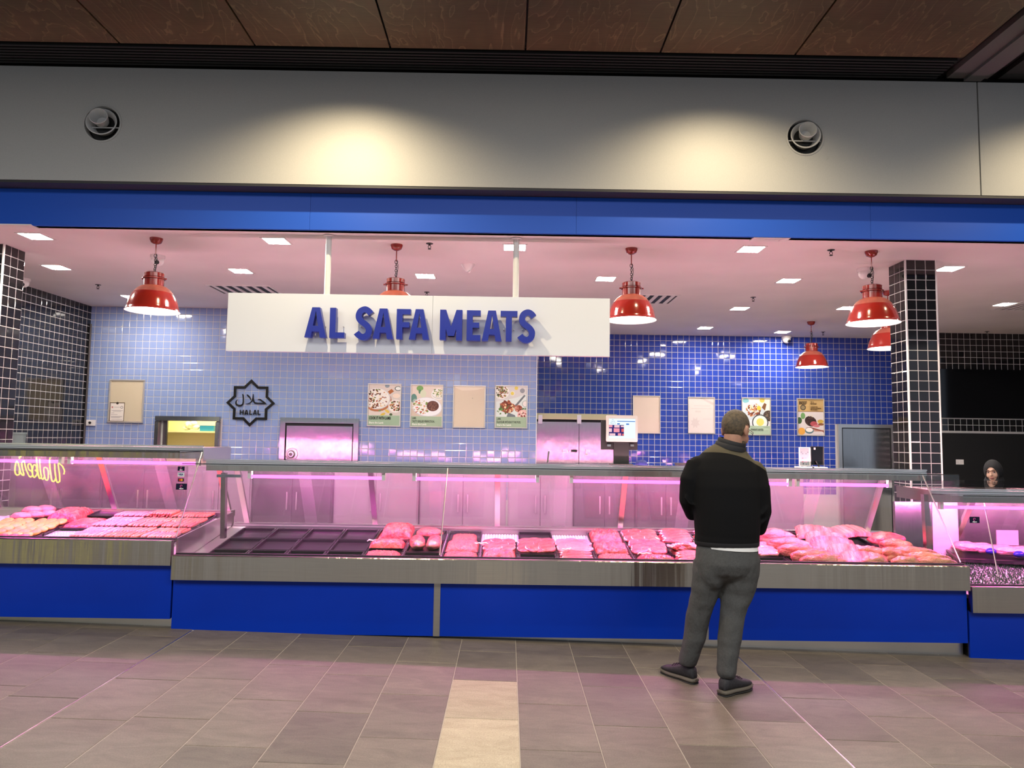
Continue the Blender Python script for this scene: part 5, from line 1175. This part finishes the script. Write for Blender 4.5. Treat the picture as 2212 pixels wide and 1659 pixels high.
put_px('rib_rack', RACKS[1], 'dark red lamb rack resting behind the rib stack', 1840, 1146, 6.74, .05, .2, s=.8, rx=.1)
LOAF = lump(.16, .11, .06, M_red_meat, 12, .16)
put_px('red_joint', LOAF, 'flat deep red boned joint at the back right corner of long counter', 1915, 1158, 6.62, .04, -.25)
NECK = [lump(.12, .07, .06, M_lamb2, 14, .32), lump(.15, .06, .055, M_lamb2, 17, .28), lump(.105, .06, .05, M_lamb2, 19, .28)]
for k, (px, py, Y, n_, rz, s) in enumerate(((1935, 1180, 6.35, 0, -.1, 1.15), (1925, 1192, 6.12, 0, .5, .95), (1890, 1212, 5.90, 2, .0, 1.0), (1958, 1212, 5.90, 2, -.2, 1.0), (1975, 1190, 6.15, 1, -.35, 1.1), (2005, 1201, 6.0, 1, -.3, 1.1), (2022, 1213, 5.88, 1, -.15, 1.05), (1880, 1190, 6.15, 0, .2, 1.0))):
    put_px('lamb_neck', NECK[n_], f'knobbly pale lamb piece at the right end of long counter, {ORD[k]} of the pile', px, py, Y, .05, rz, 'pile of lamb pieces', s)

# ---- left counter
OFL = .114
XTL = XA-.13-.15
LP_, LW = .298, .290
TRAYL = tray_mesh(LW, TDP, .024, .008)
def colxl(i): return XTL-i*LP_
for i, kind in enumerate(('p', 'o', 'p')):
    for r in range(3):
        where = f'{RN_[r]} row, {ORD[i]} from the right in left counter'
        meat_thing('food_tray', TRAYL, f'black plastic tray of sausages, {where}', 'tray', colxl(i), ROWY[r], OFL, 0, 0, 'black trays in the left counter')
        for band in range(2):
            for s_ in range(11):
                me = SAUS[kind if not (i == 0 and r > 0) else 'o'][s_ % 2]
                meat_thing('sausage', me, f'raw {"orange" if me in SAUS["o"] else "pale pink"} sausage, {where}', 'sausage', colxl(i)+(s_-5)*.0255+random.uniform(-.003, .003), ROWY[r]+(-.078 if band == 0 else .078), OFL, .008+random.uniform(0, .005)+(.012 if band else 0), random.uniform(-.22, .0), f'sausages in the {where}')
for s_ in range(8): meat_thing('sausage', SAUS['o'][s_ % 2], 'orange sausage piled on top at the back of left counter', 'sausage', colxl(1)+.02+(s_-4)*.027, 6.75, OFL, .045, random.uniform(-.3, -.1), 'sausages piled at the back')
where = 'back row, fourth from the right in left counter'
meat_thing('food_tray', TRAYL, f'black plastic tray of red strips, {where}', 'tray', colxl(3), ROWY[1]+.17, OFL, 0, 0, 'black trays in the left counter')
tag(meat_thing('minced_meat', heap_mesh(M_red_meat, .27, .29, .018, .006, 50, seed=31, strips=True), f'flat red ribbed mince, {where}', 'mince', colxl(3), ROWY[1]+.17, OFL), kind='stuff')
meat_thing('food_tray', TRAYL, 'black tray with dark scraps at the very back of left counter', 'tray', colxl(3)+.02, 6.82, OFL, .02, 0, s=.8)
PATTY = lump(.054, .050, .014, M_patty, 40, .05, 14, 8); PATTYR = lump(.052, .048, .014, M_red_meat, 41, .06, 14, 8)
for i in (4, 5):
    for r in range(3):
        where = f'{RN_[r]} row, {ORD[i]} from the right in left counter'
        meat_thing('food_tray', TRAYL, f'black plastic tray, {where}', 'tray', colxl(i), ROWY[r], OFL, 0, 0, 'black trays in the left counter')
        if r == 2: continue
        for a in range(4):
            for c in range(3):
                red = r == 0 and a < 2
                meat_thing('red_patty' if red else 'crumbed_patty', PATTYR if red else PATTY, ('red patty, ' if red else 'orange crumbed patty, ')+where, 'patty', colxl(i)+(c-1)*.088+.02*(a % 2), ROWY[r]-.115+a*.075, OFL, .018+.006*(a % 2), random.uniform(-.3, .3), 'patties in the '+where, rx=.32)
tag(meat_thing('meat_strips', heap_mesh(M_red_meat, .28, .32, .07, .016, 58, seed=33, strips=True), 'heap of bright red meat strips at the back of left counter', 'meat strips', colxl(4)+.06, 6.68, OFL), kind='stuff')
PALE = lump(.10, .06, .035, M_pale_meat, 50, .15, 14, 8)
for k in range(5): meat_thing('pale_fillet', PALE, 'pale pink fillet at the back left of left counter', 'meat', colxl(5)+.05+(k % 3-1)*.09, 6.60+.06*k*.8, OFL, .03+.02*(k > 2), random.uniform(-.4, .4), 'pale fillets at the back left')
film(colxl(5), 6.66, OFL, .30, .32, .09, 'clear film over the pale fillets in left counter')

# ---- right counter: grass matting, a tray of bagged meat, a white card
OFR = -.115
b = MB(); rnd = random.Random(5)
gx0, gx1, gy0, gy1 = XB+.10, 5.6, YF+.035, 6.86
for _ in range(15000):
    x, y = rnd.uniform(gx0, gx1), rnd.uniform(gy0, gy1); z = rim(y, OFR)-.045; a = rnd.uniform(0, 6.28); h = rnd.uniform(.012, .034); w_ = rnd.uniform(.003, .006)
    dx, dy = math.cos(a)*w_, math.sin(a)*w_; l = rnd.uniform(-.016, .016); l2 = rnd.uniform(-.016, .016)
    b.add([(x-dx, y-dy, z), (x+dx, y+dy, z), (x+l, y+l2, z+h)], [(0, 1, 2)], 1 if rnd.random() < .07 else 0)
tag(b.build('grass_matting', [mat('dark_green_plastic', (.02, .075, .03), .4), mat('pale_flecks', (.45, .42, .40), .5)]), 'dark green plastic grass matting lining the right counter', 'grass mat', kind='stuff')
BIGT = tray_mesh(.95, .40, .035, .02)
q = at(2140, 1183, 6.5); meat_thing('display_tray', BIGT, 'wide shallow dark tray on the grass matting in right counter', 'tray', q.x+.22, 6.62, OFR, .03, -.22)
BAG = lump(.12, .08, .045, mat('bagged_pink_meat', (.72, .26, .26), .18, coat=1.0, bump=(48, .55, None, .02), noise=(14, .3, None, (.86, .52, .52))), 60, .2)
BLUE = lump(.05, .035, .03, mat('blue_clip_plastic', (.02, .02, .30), .3), 61, .1)
for k, (px, py, Y) in enumerate(((2085, 1163, 6.74), (2122, 1166, 6.70), (2166, 1172, 6.64), (2205, 1176, 6.60))):
    q = at(px, py, Y); meat_thing('bagged_meat', BAG, f'shiny bag of pink meat on the dark tray, {ORD[k]} from the left', 'bagged meat', q.x, Y, OFR, .065, -.3, 'bags of meat in the right counter')
for k, (px, py, Y) in enumerate(((2140, 1174, 6.58), (2200, 1180, 6.50))):
    q = at(px, py, Y); meat_thing('bag_seal', BLUE, ['left dark blue bag seal on the dark tray', 'right dark blue bag seal on the dark tray'][k], 'seal', q.x, Y, OFR, .07, .2, 'blue bag seals')
q0, q1 = at(2152, 1145, 6.78), at(2200, 1178, 6.78); b = MB(); b.box(q0.x, q1.x, 6.775, 6.785, q1.z, q0.z); tag(b.build('price_card', mat('cream_card_stock', (.62, .58, .52), .6)), 'plain cream card leaning at the back of right counter', 'card')
# ================================================================ PEOPLE
def fuse(b, name, m, vox=.008, it=6, fac=.5):
    """weld overlapping closed pieces into one continuous smooth surface"""
    me = b.mesh('tmp', m if isinstance(m, list) else [m]); o = bpy.data.objects.new('tmp', me); COL.objects.link(o)
    r = o.modifiers.new('r', 'REMESH'); r.mode = 'VOXEL'; r.voxel_size = vox; r.use_smooth_shade = True
    s = o.modifiers.new('s', 'SMOOTH'); s.iterations = it; s.factor = fac
    bpy.context.view_layer.update()
    out = bpy.data.meshes.new_from_object(o.evaluated_get(bpy.context.evaluated_depsgraph_get())); out.name = name
    bpy.data.objects.remove(o); bpy.data.meshes.remove(me)
    out.materials.clear()
    for x in (m if isinstance(m, list) else [m]): out.materials.append(x)
    out.polygons.foreach_set('use_smooth', [True]*len(out.polygons)); return out
def ell_ring(c, rx, ry, n=24, tilt=(0, 0)):
    return [Vector(c)+Vector((rx*math.cos(2*math.pi*k/n), ry*math.sin(2*math.pi*k/n), tilt[0]*math.cos(2*math.pi*k/n)+tilt[1]*math.sin(2*math.pi*k/n))) for k in range(n)]
def dense(pts, n=4):
    out = []
    for i in range(len(pts)-1):
        for k in range(n): out.append(tuple(a+(c-a)*k/n for a, c in zip(pts[i], pts[i+1])))
    out.append(pts[-1]); return out
M_skin = mat('skin_tan', (.40, .205, .13), .5, sss=.1, noise=(30, .1))
M_skin2 = mat('skin_light', (.62, .38, .28), .5, sss=.1, noise=(30, .06))
def head_mb(b, T, chin=1.0, neck=True):
    """head facing local +Y, crown about +.13, chin about -.12; T maps local to world"""
    def E_(c, rx, ry, rz, nu=18, nv=12):
        o = len(b.v); b.ellipsoid(c, rx, ry, rz, nu, nv); b.v[o:] = [tuple(T @ Vector(v)) for v in b.v[o:]]
    E_((0, -.012, .035), .077, .098, .094); E_((0, .030, -.02), .064, .068, .075); E_((0, .045, -.075*chin), .043, .048, .042)
    E_((-.034, .058, -.03), .026, .032, .034); E_((.034, .058, -.03), .026, .032, .034)
    E_((0, .098, -.012), .011, .022, .024, 10, 8); E_((0, .108, -.024), .016, .016, .011, 10, 8)
    E_((0, .088, .030), .048, .014, .009, 12, 6)
    E_((0, .084, -.058), .024, .014, .008, 12, 6); E_((0, .082, -.070), .021, .014, .008, 12, 6)
    for s in (-1, 1): E_((s*.080, -.006, -.006), .010, .022, .032, 10, 8); E_((s*.086, -.016, .004), .007, .014, .024, 8, 6)
    if neck:
        o = len(b.v); b.loft([ell_ring((0, -.025, -.055), .056, .062), ell_ring((0, -.045, -.16), .064, .066)]); b.v[o:] = [tuple(T @ Vector(v)) for v in b.v[o:]]
def hand_mb(b, wrist, d, side, palm_n):
    """relaxed hand: palm plus five bent fingers, thumb from the side"""
    d = Vector(d).normalized(); n = Vector(palm_n).normalized(); s = d.cross(n).normalized()*side; w_ = Vector(wrist)
    b.tube([w_-d*.03, w_, w_+d*.045, w_+d*.085], [.026, .027, .036, .030], 12)
    for k, (o_, l) in enumerate(((-.028, .070), (-.010, .082), (.009, .078), (.027, .062))):
        p = w_+d*.085+s*o_; q = p+d*l*.45-n*.004; r = q+d*l*.34-n*.018; e = r+d*l*.15-n*.022
        b.tube([p-d*.02, p, q, r, e], [.0095, .0098, .009, .0082, .006], 8)
    p = w_+d*.03-s*.034; b.tube([w_+d*.02-s*.018, p, p+d*.035-s*.018-n*.006, p+d*.062-s*.02-n*.012], [.013, .0125, .011, .007], 8)
YMAN = 4.80
def Mp(px, py, dy=0.0): return at(px, py, YMAN+dy)
PXM = YMAN/FPX
man = thing('person', 'man seen from behind in black jacket and grey trousers looking at the meat', 'person', (Mp(1550, 1470).x, YMAN, fz(1.45)))
# head orientation: turned right and bowed
HC = Mp(1589, 931, .085)
TH = Matrix.Translation(HC) @ Matrix.Scale(1.10, 4) @ Matrix.Rotation(math.radians(-48), 4, 'Z') @ Matrix.Rotation(math.radians(-20), 4, 'X')
def R_(px, py, hw, d, dy=0, tz=0): c = Mp(px, py, dy); return ell_ring(c, hw*PXM, d, 24, (tz, 0))
torso = [(1570, 1176, 66, .140, 0), (1571, 1150, 69, .150, 0), (1569, 1100, 71, .158, .01), (1567, 1050, 74, .155, .02), (1566, 1015, 72, .142, .035), (1565, 992, 62, .125, .05), (1567, 972, 44, .10, .065), (1572, 958, 27, .075, .075)]
armL = [(1503, 1000, .05), (1489, 1035, .03), (1486, 1080, .05), (1496, 1108, .15), (1530, 1112, .30)]
armR = [(1634, 1013, .05), (1642, 1055, .02), (1645, 1105, .03), (1638, 1140, .10), (1600, 1148, .30)]
legL = [(1534, 1210, 36, .115, .02), (1531, 1240, 34, .112, .02), (1523, 1280, 29.5, .100, .04), (1514, 1310, 27, .09, .06), (1508, 1330, 26, .085, .07), (1500, 1380, 23.5, .080, .09), (1491, 1410, 21, .075, .11), (1486, 1428, 20.5, .072, .12), (1486, 1436, 18, .06, .12)]
legR = [(1604, 1205, 37, .118, 0), (1600, 1240, 38, .115, -.01), (1594, 1280, 35, .102, -.01), (1586, 1310, 28.5, .09, -.02), (1582, 1330, 25.5, .085, -.03), (1576, 1380, 24.5, .082, -.05), (1571, 1425, 20.5, .078, -.07), (1569, 1452, 19.5, .074, -.08), (1569, 1462, 17, .06, -.08)]
# body: one skin surface, mostly under the clothes
b = MB(); head_mb(b, TH, 1.0, False)
b.loft([R_(x, y, hw*.86, d*.86, dy) for x, y, hw, d, dy in torso][::-1][0:1]+[R_(x, y, hw*.86, d*.86, dy) for x, y, hw, d, dy in torso][::-1][1:])
b.tube([TH @ Vector((0, -.02, -.03)), Mp(1582, 962, .065), Mp(1577, 985, .05)], [.060, .064, .066], 16)
for arm, rr in ((armL, (.05, .048, .044, .038, .03)), (armR, (.05, .048, .044, .038, .03))): b.tube([Mp(*p) for p in arm], list(rr), 12)
for leg in (legL, legR): b.loft([R_(x, y, hw*.72, d*.72, dy) for x, y, hw, d, dy in leg][::-1])
b.loft([R_(1570, 1185, 55, .12, 0), R_(1570, 1225, 57, .12, 0)])
hand_mb(b, Mp(1530, 1112, .30), (.55, .75, -.25), 1, (0, .3, 1)); hand_mb(b, Mp(1600, 1148, .30), (-.6, .7, -.2), -1, (0, .3, 1))
body = obj('body', fuse(b, 'man_body', M_skin, .0065, 3), man)
# eyes behind the lenses
for s in (-1, 1):
    b = MB(); b.ellipsoid(TH @ Vector((s*.032, .082, .012)), .011, .011, .011, 12, 8); b.build('eye', mat('eye_white', (.7, .68, .66), .2) if 'eye_white' not in MATS else MATS['eye_white'], body, 'all')
# hair: close crop over the skull, beard along the jaw
M_hair = mat('dark_cropped_hair', (.040, .030, .020), .65, noise=(60, .5, None, (.12, .085, .045)), bump=(220, .4))
def shell(T, c, rx, ry, rz, keep, m, name, par, nu=36, nv=26):
    b = MB(); b.ellipsoid(c, rx, ry, rz, nu, nv); vs = [Vector(v) for v in b.v]
    b2 = MB(); b2.v = [tuple(T @ v) for v in vs]
    for f in b.f:
        q = sum((vs[k] for k in f), Vector())/len(f)
        if keep(q): b2.f.append(f); b2.m.append(0)
    return b2.build(name, m, par, 'all')
shell(TH, (0, -.012, .034), .0800, .1015, .1000, lambda q: (q.z > .045 and q.y < .078) or (q.z > -.078 and q.y < -.012 and not (abs(q.x) > .068 and q.z < .03 and q.y > -.03)), M_hair, 'hair', man)
shell(TH, (0, .036, -.060), .0555, .063, .058, lambda q: q.z < -.052 and q.y > -.01, M_hair, 'beard', man)
# glasses
M_frm = mat('black_frame', (.01, .01, .01), .3)
gl = MB()
for s in (-1, 1):
    gl.tube([TH @ Vector((s*.034+.024*math.cos(k*math.pi/8), .104, .010+.020*math.sin(k*math.pi/8))) for k in range(16)], .0017, 6, closed=True)
    gl.tube([TH @ Vector(p) for p in ((s*.058, .104, .014), (s*.078, .075, .016), (s*.086, 0, .012), (s*.084, -.02, .002))], .0022, 6)
gl.tube([TH @ Vector((-.010, .105, .013)), TH @ Vector((.010, .105, .013))], .0018, 6); gl.build('glasses', M_frm, man, 40)
for s in (-1, 1):
    b = MB(); n = 18; b.add([TH @ Vector((s*.034+.023*math.cos(k*2*math.pi/n), .104, .010+.019*math.sin(k*2*math.pi/n))) for k in range(n)], [tuple(range(n))]); b.build('lens', M_glass, man)
# jacket
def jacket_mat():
    m, t, bs = nt('black_jacket_painted_top_light'); L = t.links.new  # olive above the yoke line: overhead light painted into the black cloth
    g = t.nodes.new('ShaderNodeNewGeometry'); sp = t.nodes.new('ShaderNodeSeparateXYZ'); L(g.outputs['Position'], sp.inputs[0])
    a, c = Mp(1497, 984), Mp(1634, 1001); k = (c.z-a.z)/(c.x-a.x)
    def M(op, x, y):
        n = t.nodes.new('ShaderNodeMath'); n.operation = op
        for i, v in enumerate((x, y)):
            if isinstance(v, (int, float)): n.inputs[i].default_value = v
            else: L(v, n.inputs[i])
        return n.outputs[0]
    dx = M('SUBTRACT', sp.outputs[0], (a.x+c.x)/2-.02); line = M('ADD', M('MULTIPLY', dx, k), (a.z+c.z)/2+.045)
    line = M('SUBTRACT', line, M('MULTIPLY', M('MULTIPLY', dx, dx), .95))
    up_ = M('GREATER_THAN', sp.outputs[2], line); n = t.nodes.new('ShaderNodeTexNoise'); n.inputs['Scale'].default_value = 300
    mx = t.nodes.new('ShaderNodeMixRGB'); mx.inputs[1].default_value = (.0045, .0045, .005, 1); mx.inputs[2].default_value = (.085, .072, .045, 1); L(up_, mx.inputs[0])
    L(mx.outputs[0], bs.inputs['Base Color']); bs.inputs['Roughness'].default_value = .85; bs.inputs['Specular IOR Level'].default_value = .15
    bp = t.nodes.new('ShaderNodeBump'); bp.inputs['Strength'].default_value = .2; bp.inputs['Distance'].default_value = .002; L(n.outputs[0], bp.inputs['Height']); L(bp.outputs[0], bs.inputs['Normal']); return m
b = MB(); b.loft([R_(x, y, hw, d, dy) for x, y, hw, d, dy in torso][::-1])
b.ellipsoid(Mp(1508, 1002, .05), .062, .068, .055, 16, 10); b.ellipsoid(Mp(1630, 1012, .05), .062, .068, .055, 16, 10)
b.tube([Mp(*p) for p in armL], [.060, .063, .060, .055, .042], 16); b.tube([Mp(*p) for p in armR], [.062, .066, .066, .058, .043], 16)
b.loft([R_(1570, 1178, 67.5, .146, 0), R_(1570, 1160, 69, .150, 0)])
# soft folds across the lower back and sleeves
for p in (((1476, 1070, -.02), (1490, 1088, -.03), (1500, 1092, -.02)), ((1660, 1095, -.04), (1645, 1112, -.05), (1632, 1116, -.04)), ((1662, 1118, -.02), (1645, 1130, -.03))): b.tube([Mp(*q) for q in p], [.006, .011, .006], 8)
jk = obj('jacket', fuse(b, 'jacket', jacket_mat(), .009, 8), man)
b = MB(); n = 26
for y0, y1, r in ((.0, .028, .098), (.026, .050, .088)):
    c0 = Mp(1577, 970, .055); c1 = Mp(1582, 951, .065)
    def cr(f, r_): c = c0.lerp(c1, f); return [c+Vector((r_*1.02*math.cos(2*math.pi*k/n), r_*math.sin(2*math.pi*k/n), -.020*math.cos(2*math.pi*k/n)+.012*math.sin(2*math.pi*k/n))) for k in range(n)]
    f0, f1 = y0/.05, y1/.05; b.loft([cr(f0, r), cr((f0+f1)/2, r+.004), cr(f1, r), cr(f1, r-.008), cr(f0, r-.008)], caps=False)
b.build('collar', mat('black_knit', (.008, .008, .010), .8), jk, 60)
b = MB(); b.loft([R_(1570, 1168, 68.5, .149, 0), R_(1570, 1176, 68.0, .148, 0), R_(1571, 1178.5, 65, .14, 0)], caps=False); b.build('waistband', MATS['black_knit'], jk, 60)
b = MB(); b.loft([R_(1572, 1170, 62, .136, -.004, -.004), R_(1573, 1184, 62.5, .142, -.006, -.010), R_(1573, 1184.5, 61.5, .139, -.006, -.010), R_(1573, 1172, 61, .134, -.004)], caps=False); b.build('white_shirt', mat('white_cotton', (.72, .72, .70), .8), man, 60)
# trousers
M_trs = mat('grey_cotton', (.066, .067, .066), .85, spec=.2, noise=(120, .12), bump=(6.5, .9, (1, 1, .55), .05))
b = MB(); b.loft([R_(1570, 1174, 63, .134, 0), R_(1570, 1190, 66, .142, -.005), R_(1571, 1215, 67.5, .150, -.015), R_(1570, 1236, 64, .138, -.01), R_(1568, 1248, 50, .11, 0), R_(1562, 1258, 24, .06, 0)][::-1])
b.ellipsoid(Mp(1538, 1222, -.028), .10, .10, .17, 16, 10); b.ellipsoid(Mp(1602, 1222, -.038), .10, .10, .17, 16, 10)
for leg in (legL, legR):
    pts = dense([tuple(p) for p in leg], 3); rnd = random.Random(3)
    b.loft([R_(x, y, hw*(1+.02*math.sin(y*.21)), d*(1+.03*math.sin(y*.17)), dy) for x, y, hw, d, dy in pts][::-1])
obj('trousers', fuse(b, 'trousers', M_trs, .0085, 9), man)
# shoes
M_shoe = mat('dark_shoe_mesh', (.018, .017, .020), .7, noise=(90, .4)); M_sole = mat('taupe_sole', (.10, .085, .065), .7); M_tread = mat('black_sole', (.010, .010, .010), .7)
def shoe(heel, d):
    heel = Vector(heel); d = Vector(d); d.z = 0; d.normalize(); s = Vector((-d.y, d.x, 0)); root = None
    def ringp(u, hw, z0, z1, n=14, sq=.75):
        c = heel+d*u; out = []
        for k in range(n):
            t = 2*math.pi*k/n; cs, sn = math.cos(t), math.sin(t); out.append(c+s*hw*math.copysign(abs(cs)**sq, cs)+Vector((0, 0, (z0+z1)/2+(z1-z0)/2*math.copysign(abs(sn)**sq, sn))))
        return out
    b = MB(); b.loft([ringp(u, hw, .028, z1) for u, hw, z1 in ((-.012, .022, .07), (.0, .033, .105), (.03, .038, .125), (.07, .041, .120), (.11, .043, .100), (.15, .047, .085), (.20, .048, .072), (.245, .040, .060), (.272, .022, .045))]); up_o = b.build('shoe', M_shoe, man, 'all')
    b = MB(); b.loft([ringp(u, hw, z0, .036) for u, hw, z0 in ((-.026, .022, .016), (-.012, .038, .006), (.03, .043, .004), (.08, .042, .006), (.14, .049, .004), (.20, .052, .004), (.25, .044, .008), (.28, .024, .018))]); b.build('sole', M_sole, up_o, 60)
    b = MB(); b.loft([ringp(u, hw, -.002, .010) for u, hw in ((-.020, .026), (-.008, .040), (.03, .044), (.08, .040), (.14, .048), (.20, .053), (.25, .044), (.275, .024))]); b.build('tread', M_tread, up_o, 60)
    b = MB()
    for k in range(4): b.tube([heel+d*(.10+k*.022)-s*.025+Vector((0, 0, .104-k*.008)), heel+d*(.105+k*.022)+Vector((0, 0, .112-k*.008)), heel+d*(.10+k*.022)+s*.025+Vector((0, 0, .104-k*.008))], .003, 6)
    b.build('laces', M_rubber, up_o, 40)
hl_ = Mp(1497, 1450, .115); hr_ = Mp(1557, 1478, -.075)
shoe((hl_.x, hl_.y-.02, fz(hl_.x)), (-.55, .75, 0)); shoe((hr_.x, hr_.y-.04, fz(hr_.x)), (.80, .55, 0))

# ---- woman behind the right counter
YW = 8.6; HW = at(2147, 1021, YW); wm_ = thing('person', 'woman in a black headscarf standing behind the right counter', 'person', (HW.x, YW, -.22))
TW_ = Matrix.Translation(HW+Vector((.012, .03, .005))) @ Matrix.Rotation(math.radians(180-48), 4, 'Z') @ Matrix.Rotation(math.radians(-6), 4, 'X') @ Matrix.Rotation(math.radians(5), 4, 'Y')
b = MB(); head_mb(b, TW_, 1.0)
zsh = HW.z-.26
def RW(z, rx, ry, x=0, y=0): return ell_ring((HW.x+.05+x, YW+.07+y, z), rx, ry)
b.loft([RW(-.15, .10, .09), RW(.55, .13, .11), RW(.75, .16, .13), RW(.95, .12, .10), RW(zsh-.08, .16, .10), RW(zsh, .12, .08), RW(zsh+.07, .05, .05)])
for s in (-1, 1):
    b.tube([(HW.x+.05+s*.16, YW+.07, zsh-.03), (HW.x+.05+s*.21, YW+.06, zsh-.28), (HW.x+.05+s*.17, YW-.12, zsh-.42)], [.045, .04, .03], 10)
    hand_mb(b, (HW.x+.05+s*.17, YW-.12, zsh-.42), (-s*.3, -.9, -.2), -s, (0, -.2, 1))
wb_ = obj('body', fuse(b, 'woman_body', M_skin2, .006, 2), wm_)
M_brow = mat('dark_brow', (.03, .018, .012), .7); M_lip = mat('muted_lip', (.36, .12, .11), .5)
for s in (-1, 1):
    b = MB(); b.ellipsoid(TW_ @ Vector((s*.031, .0835, .008)), .0125, .0125, .0095, 12, 8); b.build('eye', MATS['eye_white'], wb_, 'all')
    b = MB(); b.ellipsoid(TW_ @ Vector((s*.031-.003, .0945, .008)), .0062, .004, .0062, 10, 6); b.build('iris', M_brow, wb_, 'all')
    b = MB(); b.tube([TW_ @ Vector(p) for p in ((s*.016, .100, .016), (s*.030, .099, .019), (s*.046, .088, .012))], .0028, 6); b.build('eyelid', M_brow, wb_, 'all')
    b = MB(); b.tube([TW_ @ Vector(p) for p in ((s*.013, .104, .033), (s*.032, .103, .039), (s*.050, .090, .032))], [.0035, .004, .002], 6); b.build('eyebrow', M_brow, wb_, 'all')
b = MB(); b.tube([TW_ @ Vector(p) for p in ((-.024, .094, -.062), (-.010, .1005, -.057), (0, .101, -.059), (.010, .1005, -.057), (.024, .094, -.062))], [.002, .0048, .0048, .0048, .002], 8)
b.tube([TW_ @ Vector(p) for p in ((-.022, .093, -.064), (0, .100, -.070), (.022, .093, -.064))], [.002, .006, .002], 8); b.build('lips', M_lip, wb_, 'all')
M_scarf = mat('black_scarf', (.010, .010, .012), .75, bump=(14, .5, (1, 1, .5), .02))
sh_ = shell(TW_, (0, -.016, .012), .099, .112, .140, lambda q: not (q.y > .018 and ((q.x/.066)**2+((q.z+.022)/.094)**2) < 1), M_scarf, 'headscarf', wm_, 56, 40)
b = MB(); b.tube([TW_ @ Vector((.066*math.cos(k*math.pi/16), .060+.022*math.cos(k*math.pi/16)**2*0+.010*math.sin(k*math.pi/16), -.022+.094*math.sin(k*math.pi/16))) for k in range(32)], .010, 8, closed=True); b.build('scarf_edge', M_scarf, sh_, 'all')
b = MB(); c = HW+Vector((.035, .05, 0)); b.loft([ell_ring((c.x+.01, c.y+.02, zsh-.06), .23, .14), ell_ring((c.x, c.y+.01, zsh+.02), .18, .12), ell_ring((c.x, c.y, zsh+.09), .125, .115), ell_ring((c.x, c.y, zsh+.16), .105, .11), ell_ring((c.x, c.y, zsh+.22), .085, .09)]); b.build('scarf_drape', M_scarf, sh_, 'all')
b = MB(); b.loft([RW(-.20, .24, .20), RW(.5, .22, .18), RW(.8, .19, .15), RW(zsh-.25, .19, .14), RW(zsh-.06, .20, .125), RW(zsh+.0, .14, .10)])
for s in (-1, 1): b.tube([(HW.x+.05+s*.17, YW+.07, zsh-.04), (HW.x+.05+s*.22, YW+.06, zsh-.28), (HW.x+.05+s*.18, YW-.10, zsh-.41)], [.07, .06, .05], 12)
obj('black_robe', fuse(b, 'robe', mat('black_robe_cloth', (.010, .010, .011), .8), .012, 3), wm_)

# ================================================================ THE HALL BEHIND THE CAMERA (seen only mirrored in glass and steel)
YWALL = -5.2
kx0, kx1 = -13.0, -8.0
kiosk = thing('kiosk', 'low yellow fronted kiosk across the hall with a neon name, mirrored in the glass', 'kiosk', ((kx0+kx1)/2, YWALL-.5, fz(-10)))
b = MB(); b.box(kx0, kx1, YWALL-1.0, YWALL-.02, .1, 1.15); b.build('kiosk_body', mat('dark_shopfront', (.05, .04, .035), .6), kiosk)
b = MB(); b.box(kx0-.05, kx1+.05, YWALL-1.05, YWALL+.03, 1.15, 1.20); b.build('kiosk_top', M_white, kiosk)
M_neon = emis('yellow_neon', (1, .90, .03), 26)
def mirrored(cx_, cy_):
    d = ray(cx_/9.617, 970+cy_/9.617); k = YF/d.y; p = Vector((d.x*k, YF, CAM_H+d.z*k)); s = (YF-(YWALL+.03))/d.y
    return (p.x+d.x*s, YWALL+.03, p.z+d.z*s)
NEON = [[(1320, 530), (1335, 460), (1310, 390), (1265, 330), (1210, 300), (1215, 400), (1235, 550), (1235, 660), (1205, 695), (1170, 660), (1140, 480), (1130, 300)], [(1150, 600), (1130, 660), (1095, 675), (1065, 620), (1040, 450), (1025, 250), (1040, 170)],
        [(910, 385), (960, 390), (995, 450), (1000, 560), (985, 640), (950, 640), (925, 580), (905, 470), (910, 390)], [(915, 580), (900, 620), (870, 620), (850, 560), (825, 350), (818, 200)],
        [(860, 540), (845, 600), (810, 600), (785, 480), (765, 300), (750, 170)], [(775, 480), (740, 560), (705, 590), (680, 550), (670, 440), (690, 340), (730, 330), (760, 400), (770, 480), (730, 430)],
        [(680, 520), (640, 580), (600, 560), (560, 480), (530, 400), (495, 240)], [(660, 460), (610, 440), (575, 370), (590, 310), (635, 320), (660, 400), (665, 500)],
        [(490, 240), (450, 290), (460, 400), (490, 520), (470, 550), (430, 500), (400, 400), (370, 290), (340, 250), (315, 340), (305, 440), (330, 530), (370, 540), (405, 510), (385, 460)], [(440, 160), (405, 165), (400, 205)]]
for pts in NEON:
    b = MB(); P = [Vector(mirrored(*p)) for p in pts]; sm = []
    for i in range(len(P)-1):
        p0, p1, p2, p3 = P[max(i-1, 0)], P[i], P[i+1], P[min(i+2, len(P)-1)]
        for k in range(4): t = k/4; sm.append(.5*(2*p1+(p2-p0)*t+(2*p0-5*p1+4*p2-p3)*t*t+(3*p1-3*p2+p3-p0)*t**3))
    sm.append(P[-1]); b.tube(sm, .014, 8); b.build('neon_letter', M_neon, kiosk, 60)
